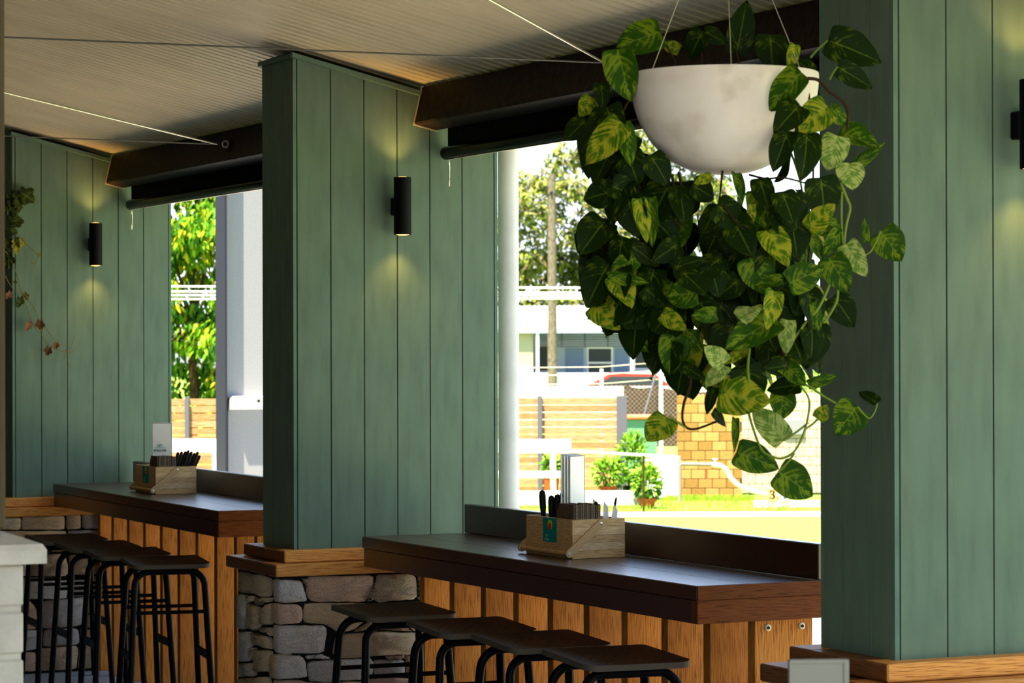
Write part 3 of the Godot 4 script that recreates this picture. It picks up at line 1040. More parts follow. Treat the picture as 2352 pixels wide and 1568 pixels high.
# ------------------------------------------------------------------ the setting
func structure() -> void:
	var mb := MB.new()
	mb.span(V(-18, -0.12, -5.3), V(6, 0, 4.6))
	tag(obj("floor", mb, M.floor), "grey concrete floor of the covered bar area", "floor", "", "structure")
	# corrugated roof sheets, each ten corrugations wide
	var roof := thing("ceiling", "corrugated metal roof lining sloping down to the facade", "ceiling", V0, 0.0, "", "structure")
	var x := -18.0
	var zi := 1.6
	var zo := -5.2
	while x < -2.2:
		mb = MB.new()
		for i in 10:
			var px := x + 0.0762 * i
			var us := [[0.0, 0.0], [0.34, 0.0], [0.42, 0.012], [0.47, 0.0155], [0.53, 0.0155], [0.58, 0.012], [0.66, 0.0], [1.0, 0.0]]
			for k in 7:
				var xa := px + 0.0762 * (us[k][0] as float)
				var xb := px + 0.0762 * (us[k + 1][0] as float)
				var ya := 0.003 + (us[k][1] as float)
				var yb := 0.003 + (us[k + 1][1] as float)
				mb.face([V(xa, roof_y(zo) + ya, zo), V(xb, roof_y(zo) + yb, zo), V(xb, roof_y(zi) + yb, zi), V(xa, roof_y(zi) + ya, zi)], V(px, 50, -1))
		for q in [0.026, 0.03]:
			mb.face([V(x, roof_y(zo) + q, zo), V(x + 0.762, roof_y(zo) + q, zo), V(x + 0.762, roof_y(zi) + q, zi), V(x, roof_y(zi) + q, zi)], V(x, 0 if q > 0.028 else 9, 0))
		obj("roof_sheet", mb, M.ceiling, roof)
		x += 0.762
	mb = MB.new()
	mb.hexa([V(-18, roof_y(zo) + 0.035, zo - 0.02), V(-1.6, roof_y(zo) + 0.035, zo - 0.02), V(-1.6, roof_y(zi) + 0.035, zi), V(-18, roof_y(zi) + 0.035, zi), V(-18, roof_y(zo) + 0.12, zo - 0.02), V(-1.6, roof_y(zo) + 0.12, zo - 0.02), V(-1.6, roof_y(zi) + 0.12, zi), V(-18, roof_y(zi) + 0.12, zi)])
	obj("roof_deck", mb, M.dark_wall, roof)
	mb = MB.new()
	mb.span(V(-18.2, 0, 1.6), V(-1.6, 4.6, 1.8))
	tag(obj("wall_back", mb, M.dark_wall), "dark inner wall of the bar opposite the openings", "wall", "", "structure")
	mb = MB.new()
	mb.span(V(-18.2, 0, -5.3), V(-18, 4.6, 1.8))
	tag(obj("wall_left", mb, M.dark_wall), "dark end wall beyond the far pier", "wall", "", "structure")

	mb = MB.new()
	mb.span(V(-1.97, 0, -4.93), V(-1.6, roof_y(-4.93), Z0))
	mb.span(V(X3 + 0.01, 2.6, -4.69), V(-1.97, 2.93, -4.54))
	tag(obj("wall_front", mb, M.green), "green piers and lintel of the facade continuing to the right", "wall", "", "structure")
	pier(X1, "farthest green boarded pier at the left edge, on its stone base", [
		[0,-3.854,0.878,-4.015,0.877,-4.012,0.808,-3.854,0.813],
		[0,-4.02,0.88,-4.266,0.879,-4.265,0.801,-4.016,0.808],
		[0,-4.276,0.883,-4.359,0.88,-4.359,0.804,-4.278,0.8],
		[0,-4.369,0.884,-4.49,0.885,-4.489,0.796,-4.37,0.803],
		[1,-4.286,0.795,-4.489,0.792,-4.489,0.672,-4.294,0.676],
		[0,-3.854,0.806,-4.279,0.794,-4.286,0.681,-4.029,0.682,-3.853,0.688],
		[0,-4.088,0.666,-4.266,0.664,-4.284,0.602,-4.285,0.539,-4.069,0.546],
		[1,-3.853,0.674,-4.081,0.661,-4.063,0.548,-3.853,0.559],
		[0,-4.294,0.668,-4.489,0.665,-4.489,0.543,-4.293,0.543],
		[1,-3.853,0.548,-4.279,0.529,-4.279,0.412,-3.853,0.425],
		[1,-4.287,0.533,-4.489,0.53,-4.489,0.422,-4.288,0.422],
		[2,-3.853,0.418,-4.068,0.406,-4.104,0.365,-4.108,0.249,-3.852,0.257],
		[1,-4.115,0.404,-4.285,0.409,-4.398,0.42,-4.371,0.328,-4.362,0.257,-4.146,0.247,-4.116,0.3],
		[1,-4.406,0.418,-4.489,0.42,-4.488,0.322,-4.399,0.321],
		[0,-4.397,0.313,-4.488,0.316,-4.488,0.226,-4.367,0.249],
		[1,-3.852,0.251,-4.139,0.241,-4.13,0.145,-4.021,0.125,-3.852,0.133],
		[1,-4.147,0.242,-4.285,0.244,-4.345,0.238,-4.35,0.152,-4.141,0.148],
		[0,-4.359,0.238,-4.488,0.22,-4.488,0.15,-4.36,0.151],
		[2,-3.852,0.126,-4.098,0.12,-4.1,0.013,-3.852,0.021],
		[0,-4.113,0.141,-4.344,0.144,-4.332,0.012,-4.11,0.013],
		[0,-4.354,0.146,-4.488,0.146,-4.488,0.012,-4.34,0.012],
	], [])
	pier(X2, "middle green boarded pier on a split stone base, between the two counters", [
		[1,-3.886,0.87,-3.92,0.87,-3.993,0.861,-4.016,0.777,-3.92,0.772,-3.886,0.777],
		[2,-3.995,0.87,-4.017,0.87,-4.009,0.832],
		[0,-4.019,0.877,-4.312,0.874,-4.314,0.851,-4.28,0.763,-4.021,0.774,-4.011,0.823],
		[0,-4.316,0.843,-4.308,0.767,-4.283,0.763],
		[0,-4.326,0.874,-4.495,0.87,-4.508,0.827,-4.506,0.765,-4.429,0.763,-4.326,0.757,-4.312,0.77],
		[1,-4.509,0.861,-4.529,0.861,-4.528,0.761,-4.51,0.763,-4.512,0.822],
		[2,-3.886,0.771,-3.98,0.765,-3.995,0.748,-3.992,0.693,-3.971,0.686,-3.886,0.685],
		[0,-4.004,0.768,-4.172,0.764,-4.306,0.753,-4.283,0.692,-4.223,0.649,-4.152,0.638,-4.102,0.677,-3.997,0.688],
		[0,-4.311,0.749,-4.528,0.755,-4.528,0.684,-4.403,0.687,-4.308,0.689],
		[2,-4.309,0.685,-4.429,0.682,-4.528,0.68,-4.528,0.63,-4.429,0.635,-4.326,0.646],
		[1,-4.228,0.647,-4.303,0.685,-4.306,0.65,-4.223,0.64],
		[2,-3.886,0.683,-4.1,0.674,-4.102,0.654,-4.088,0.559,-3.886,0.567],
		[0,-4.143,0.632,-4.223,0.635,-4.336,0.639,-4.429,0.628,-4.528,0.624,-4.528,0.532,-4.377,0.537,-4.223,0.533,-4.126,0.538],
		[1,-4.008,0.554,-4.082,0.555,-4.121,0.535,-4.008,0.541],
		[1,-3.886,0.561,-3.99,0.555,-4.009,0.526,-4.013,0.466,-3.969,0.461,-3.885,0.462],
		[0,-4.017,0.527,-4.121,0.531,-4.308,0.529,-4.304,0.46,-4.248,0.44,-4.121,0.442,-4.022,0.446],
		[1,-4.365,0.535,-4.449,0.535,-4.447,0.518,-4.368,0.519],
		[1,-4.313,0.52,-4.449,0.515,-4.449,0.442,-4.346,0.448,-4.31,0.459],
		[0,-4.454,0.532,-4.528,0.528,-4.527,0.437,-4.453,0.442],
		[0,-4.268,0.436,-4.325,0.451,-4.46,0.437,-4.527,0.433,-4.527,0.351,-4.268,0.366],
		[2,-3.885,0.459,-3.969,0.457,-4.019,0.443,-4.121,0.438,-4.263,0.436,-4.263,0.366,-3.885,0.388],
	], [
		[0,-10.988,0.872,-10.752,0.874,-10.6,0.866,-10.6,0.837,-10.611,0.791,-10.697,0.782,-10.881,0.784,-10.989,0.778],
		[1,-10.989,0.772,-10.891,0.776,-10.888,0.718,-10.913,0.629,-10.99,0.619],
		[0,-10.872,0.744,-10.756,0.734,-10.728,0.703,-10.74,0.649,-10.81,0.63,-10.905,0.639],
		[0,-10.876,0.779,-10.798,0.775,-10.807,0.753,-10.869,0.756],
		[0,-10.79,0.774,-10.6,0.787,-10.601,0.772,-10.714,0.754,-10.734,0.741,-10.793,0.751],
		[0,-10.72,0.658,-10.56,0.664,-10.572,0.631,-10.723,0.638],
		[2,-10.99,0.613,-10.847,0.623,-10.857,0.5,-10.991,0.482],
		[0,-10.822,0.624,-10.604,0.619,-10.597,0.574,-10.819,0.574],
		[0,-10.783,0.56,-10.599,0.567,-10.605,0.482,-10.792,0.461],
		[0,-10.842,0.56,-10.794,0.562,-10.811,0.513,-10.845,0.512],
		[0,-10.991,0.476,-10.8,0.499,-10.8,0.442,-10.991,0.417],
		[0,-10.992,0.411,-10.633,0.458,-10.603,0.411,-10.603,0.373,-10.992,0.329],
		[0,-10.711,0.738,-10.601,0.766,-10.601,0.676,-10.717,0.664],
		[0,-10.588,0.554,-10.493,0.566,-10.494,0.461,-10.595,0.455],
	])
	pier(X3, "nearest green boarded pier at the right, behind the hanging planter", [], [])


func facade_things() -> void:
	var mb: MB
	lamp(X1, -4.456, "black cylinder wall lamp on the farthest green pier")
	lamp(X2, -4.455, "black cylinder wall lamp on the middle green pier")
	lamp(X3, -4.392, "black cylinder wall lamp cut off by the right edge, on the nearest pier")
	# steel purlins that carry the low edge of the roof
	var c := 1.0 / sqrt(1.0 + SLOPE * SLOPE)
	var tilt := Basis(V(1, 0, 0), V(0, c, -SLOPE * c), V(0, SLOPE * c, c))
	for k in 2:
		var xa: float = [X1, X2][k] + 0.012
		var xb: float = [X2, X3][k] - PW - 0.012
		var o := thing("steel_beam", ["dark rusty steel beam under the roof between the far and middle piers", "dark rusty steel beam under the roof behind the hanging planter"][k], "beam", V(0, 2.7604, -4.533), 0.0, "steel beams under the roof edge")
		o.transform.basis = tilt
		mb = MB.new()
		mb.span(V(xa, 0, 0), V(xb, 0.164, -0.11), 0.006)
		obj("box_section", mb, M.steel, o)
		for xx in [xa, xb]:
			mb = MB.new()
			mb.box(V(xx, 0.081, -0.055), V(0.006, 0.172, 0.118), 0.001)
			obj("end_plate", mb, M.steel_edge, o)
		mb = MB.new()
		var ax: float = [-12.95, -8.715][k]
		mb.box(V(ax, 0.075, 0.006), V(0.05, 0.06, 0.012), 0.002)
		obj("eye_plate", mb, M.steel, o)
		mb = MB.new()
		var ring := []
		for i in 13:
			ring.append(V(ax, 0.075 + 0.016 * sin(TAU * i / 12), 0.026 + 0.016 * cos(TAU * i / 12)))
		mb.tube(ring, 0.004, 6, false)
		obj("eye_bolt", mb, M.zinc, o)
	# rolled blinds and the snap hooks of their tie-downs
	for k in 2:
		var xa: float = [X1, X2][k] + 0.03
		var xb: float = [X2, X3][k] - PW - 0.03
		var o := thing("roller_blind", ["black rolled-up outdoor blind in the far opening", "black rolled-up outdoor blind in the near opening"][k], "blind", V(0, 0, -4.675), 0.0, "roller blinds under the beams")
		mb = MB.new()
		mb.span(V(xa + 0.02, 2.655, -0.002), V(xb - 0.02, 2.86, 0.002))
		obj("fabric", mb, M.blind, o)
		mb = MB.new()
		mb.tube([V(xa, 2.64, 0), V(xb, 2.64, 0)], 0.029, 24)
		obj("bottom_rail", mb, M.gloss_black, o)
		mb = MB.new()
		mb.tube([V(xa, 2.83, -0.03), V(xb, 2.83, -0.03)], 0.04, 20)
		obj("roll", mb, M.blind, o)
		mb = MB.new()
		mb.span(V(xa + 0.01, 2.6095, 0.004), V(xb, 2.612, 0.012))
		obj("rail_strip", mb, M.zinc, o)
		var h := thing("snap_hook", ["bright metal snap hook hanging from the far blind", "bright metal snap hook hanging from the near blind"][k], "hook", V(xa + 0.035, 2.607, -4.672), -0.5, "snap hooks under the blinds")
		mb = MB.new()
		mb.tube(bezier([V(-0.006, -0.002, 0), V(-0.002, -0.008, 0), V(0.002, -0.014, 0.0), V(0.012, -0.02, 0), V(0.017, -0.012, 0), V(0.014, -0.003, 0), V(0.02, 0.001, 0)]), 0.003, 8)
		obj("hook", mb, M.zinc, h)
		mb = MB.new()
		mb.tube([V(0.001, -0.008, 0), V(-0.002, -0.03, 0), V(0.002, -0.075, 0)], [0.004, 0.0045, 0.0038], 10)
		obj("shank", mb, M.zinc, h)
		mb = MB.new()
		mb.tube([V(-0.0075, -0.026, 0), V(-0.0055, -0.074, 0)], 0.0018, 8)
		mb.tube([V(-0.0085, -0.024, 0), V(0.0, -0.024, 0)], 0.003, 8)
		mb.tube([V(-0.0075, -0.074, 0), V(0.002, -0.074, 0)], 0.003, 8)
		obj("latch", mb, M.zinc, h)
		mb = MB.new()
		var ring := []
		for i in 21:
			ring.append(V(0.007 + 0.009 * sin(TAU * i / 20), -0.093 + 0.0155 * cos(TAU * i / 20), 0))
		mb.tube(ring, 0.0034, 8, false)
		obj("ring", mb, M.zinc, h)
	# tension cables from the two eye bolts across the room
	var a2 := V(-8.715, 2.838, -4.482)
	var a1 := V(-12.95, 2.838, -4.482)
	var cab := [[a2, V(1.256, 0.022, 1.025), 5.93, 0.0042, "bright steel cable rising from the near beam to the top edge", M.wire],
		[a2, V(-0.133, 0.006, 2.151), 2.825, 0.003, "thin steel cable crossing in front of the top of the middle pier", M.wire_dull],
		[a1, V(2.135, 0.011, 1.633), 3.72, 0.0042, "bright steel cable running left from the far beam", M.wire],
		[a1, V(-0.06, 0.012, 1.05), 5.79, 0.003, "thin steel cable nearly level across the far roof", M.wire_dull]]
	for q in cab:
		mb = MB.new()
		var e: Vector3 = q[0] + q[1] * q[2]
		mb.tube([q[0], e], q[3], 8)
		var o := obj("tension_cable", mb, q[5])
		tag(o, q[4], "cable", "tension cables under the roof")


func bar_things() -> void:
	var mb: MB
	var c1 := V(-10.345, 1.046, -4.199)
	var c2 := V(-14.979, 1.0597, -4.2066)
	var f1 := []
	for k in 10:
		f1.append(0.02 + 0.2835 * k)
	var f2 := []
	for k in 10:
		f2.append(0.0 + 0.3 * k)
	f2[0] = 0.03
	counter(c1, 0.02956, 2.666, "dark timber bar counter nearest the viewer, on orange-brown upright boards", f1, true)
	counter(c2, -0.01032, 2.908, "dark timber bar counter at the left, beyond the middle pier", f2, false)
	# stools
	var st := make_stool()
	var spots := [
		[V(-9.926, 0, -4.16), "dark bar stool beside the stone base, leftmost at the near counter"],
		[V(-9.229, 0, -4.18), "second dark bar stool from the stone base at the near counter"],
		[V(-8.678, 0, -4.2), "third dark bar stool from the stone base at the near counter"],
		[V(-8.113, 0, -4.205), "dark bar stool at the right end of the near counter"],
		[V(-12.754, 0, -4.14), "dark bar stool nearest the middle pier at the left counter, standing in front"],
		[V(-13.376, 0, -4.14), "dark bar stool just behind the front one at the left counter"],
		[V(-13.93, 0, -4.15), "dark bar stool partly behind the white brick pier, lower of two overlapping seats"],
		[V(-14.55, 0, -4.16), "farthest dark bar stool, only its seat seen above the white brick pier"]]
	for k in spots.size():
		var s: Node3D = st if k == 0 else st.duplicate()
		if k:
			s.name = "bar_stool"
			add_child(s, true)
		s.position = spots[k][0]
		s.rotation.y = [-0.03, -0.09, -0.08, -0.1, -0.16, -0.1, -0.06, -0.05][k]
		s.set_meta("label", spots[k][1])

	# caddies and what stands in them
	var k1 := V(-8.8635, 1.0465, -4.4222)
	var k2 := V(-13.5934, 1.0602, -4.3645)
	caddy(k1, 0.0451, "open bamboo caddy with a teal sticker on the near counter")
	caddy(k2, -0.0043, "open bamboo caddy with a teal sticker on the left counter")
	napkins(k1, 0.0451, -0.012, 15, 0.0076, "brown paper napkin in the stack in the near caddy", "paper napkins in the near caddy")
	napkins(k2, -0.0043, -0.012, 12, 0.0084, "brown paper napkin in the stack in the left caddy", "paper napkins in the left caddy")
	# near caddy: four menus edge-on and dark handles behind the napkins
	for k in 4:
		card(local(k1, 0.0451, V(-0.235 + 0.005 * k, 0.0125, -0.115 + 0.010 * (3 - k) - 0.03)), 2.1, "white menu card standing edge-on in the near caddy", "menu cards in the near caddy", k == 0, 0.1, 0.36 - 0.002 * k, 0.004)
	var hd := [[V(-0.30, 0.0125, -0.05), V(-0.012, 1, 0.05)], [V(-0.285, 0.0125, -0.07), V(0.03, 1, 0.02)], [V(-0.27, 0.0125, -0.08), V(0.03, 1, -0.02)], [V(-0.255, 0.0125, -0.1), V(0.0, 1, 0.0)]]
	var hl := ["dark broad handle leaning left, outermost in the near caddy", "dark handle second from the left in the near caddy", "dark handle third from the left in the near caddy", "dark handle right beside the menu cards in the near caddy"]
	for k in 4:
		knife(local(k1, 0.0451, hd[k][0]), hd[k][1], hl[k], "dark handles behind the napkins", [0.225, 0.205, 0.21, 0.218][k], [0.012, 0.012, 0.013, 0.012][k])
	knife(local(k1, 0.0451, V(-0.03, 0.0125, -0.14)), V(0.02, 1, 0.14), "dark knife leaning left in front of the white sachets", "", 0.195, 0.008)
	knife(local(k1, 0.0451, V(-0.05, 0.0125, -0.165)), V(0.02, 1, -0.22), "thin pointed blade leaning right at the caddy corner", "", 0.21, 0.004, M.stem4)
	for k in 3:
		mb = MB.new()
		var h: float = [0.205, 0.19, 0.18][k]
		mb.hexa([V(-0.014, 0, -0.006), V(0.014, 0, -0.006), V(0.016, 0, 0.006), V(-0.014, 0, 0.006), V(-0.008, h, -0.004), V(0.009, h - 0.02, -0.004), V(0.009, h - 0.02, 0.001), V(-0.008, h, 0.001)])
		var o := obj("paper_sachet", mb, M.paper)
		o.position = local(k1, 0.0451, V(-0.045, 0.0125, -0.145 - 0.017 * k))
		o.rotation = V(0.1 - 0.08 * k, 1.0, 0.1 - 0.12 * k)
		tag(o, ["tallest white folded paper sachet in the near caddy", "middle white folded paper sachet in the near caddy", "shortest white folded paper sachet in the near caddy"][k], "sachet", "white sachets in the near caddy")
	# left caddy: one printed menu and a fan of knives
	card(local(k2, -0.0043, V(-0.25, 0.0125, -0.115)), 1.18, "white menu card printed in teal, standing in the left caddy", "", true, 0.104, 0.352, 0.014)
	for k in 8:
		knife(local(k2, -0.0043, V(-0.05 - 0.012 * (k % 3), 0.0125, -0.095 - 0.011 * k)), V(0.03, 1, -0.2 - 0.03 * (k % 3) - 0.035 * k), "dark table knife in the fan of knives in the left caddy", "table knives in the left caddy", 0.225 - 0.005 * absf(k - 3.0) + (0.012 if k == 6 else 0.0), 0.0085)

	# foreground left: white painted brick pier with a dark post on it
	var wp := thing("brick_pier", "white painted brick pier in the bottom left corner", "pier", V(-5.1, 0, -1.374), 0.0, "", "structure")
	mb = MB.new()
	mb.span(V(-0.36, 0, 0.004), V(-0.004, 1.405, 0.356))
	obj("core", mb, M.white_brick, wp)
	var y := 1.405
	var row := 0
	while y > 0.09:
		for s in 2:
			mb = MB.new()
			var za: float = [0.0, 0.24][s] if row % 2 == 0 else [0.0, 0.12][s]
			var zc: float = [0.233, 0.36][s] if row % 2 == 0 else [0.113, 0.36][s]
			mb.span(V(-0.11, y - 0.083, za), V(0.002, y - 0.002, zc), 0.005)
			obj("brick", mb, M.white_brick, wp)
		y -= 0.0905
		row += 1
	mb = MB.new()
	var b0 := [V(-0.4, 1.405, -0.036), V(0.036, 1.405, -0.036), V(0.036, 1.405, 0.4), V(-0.4, 1.405, 0.4)]
	var b1 := []
	var b2 := []
	var b3 := []
	var cc := V(-0.18, 1.42, 0.18)
	for q in b0:
		b1.append(q + V(0, 0.026, 0))
		var w: Vector3 = (cc - q) * V(1, 0, 1)
		b2.append(q + w * 0.03 + V(0, 0.037, 0))
		b3.append(q + w * 0.62 + V(0, 0.083, 0))
	for k in 4:
		for pr in [[b0, b1], [b1, b2], [b2, b3]]:
			mb.face([pr[0][k], pr[0][(k + 1) % 4], pr[1][(k + 1) % 4], pr[1][k]], cc)
	mb.face(b0, cc)
	mb.face(b3, cc - V(0, 1, 0))
	obj("sloped_cap", mb, M.white_brick, wp)
	mb = MB.new()
	mb.span(V(-5.33, 1.47, -1.343), V(-5.11, roof_y(-1.2), -1.12), 0.004)
	tag(obj("corner_post", mb, M.post), "dark post rising from the white brick pier along the left edge", "post", "", "structure")

	# foreground right: the top of a framed menu on a high table
	var tb := thing("high_table", "high table below the frame that carries the framed menu", "table", V(-3.95, 0, -2.42), YAW)
	mb = MB.new()
	mb.span(V(-0.3, 0.99, -0.3), V(0.3, 1.02, 0.3), 0.004)
	obj("table_top", mb, M.top1, tb)
	mb = MB.new()
	mb.tube([V(0, 0.02, 0), V(0, 0.99, 0)], 0.035, 16)
	mb.span(V(-0.22, 0, -0.22), V(0.22, 0.02, 0.22), 0.004)
	obj("pedestal", mb, M.black, tb)
	var fm := thing("framed_menu", "pale framed menu standing at the bottom edge before the nearest pier", "menu", V(-3.943, 1.0205, -2.43), YAW + 0.1)
	mb = MB.new()
	mb.span(V(-0.046, 0, -0.006), V(0.044, 0.258, 0.0))
	obj("panel", mb, M.paper_frame, fm)
	mb = MB.new()
	mb.span(V(-0.05, 0, -0.01), V(-0.0455, 0.264, 0.003), 0.001)
	mb.span(V(0.0435, 0, -0.012), V(0.0525, 0.264, 0.003), 0.001)
	mb.span(V(-0.05, 0.2575, -0.01), V(0.0525, 0.264, 0.0025), 0.001)
	obj("frame", mb, M.paper_frame, fm)


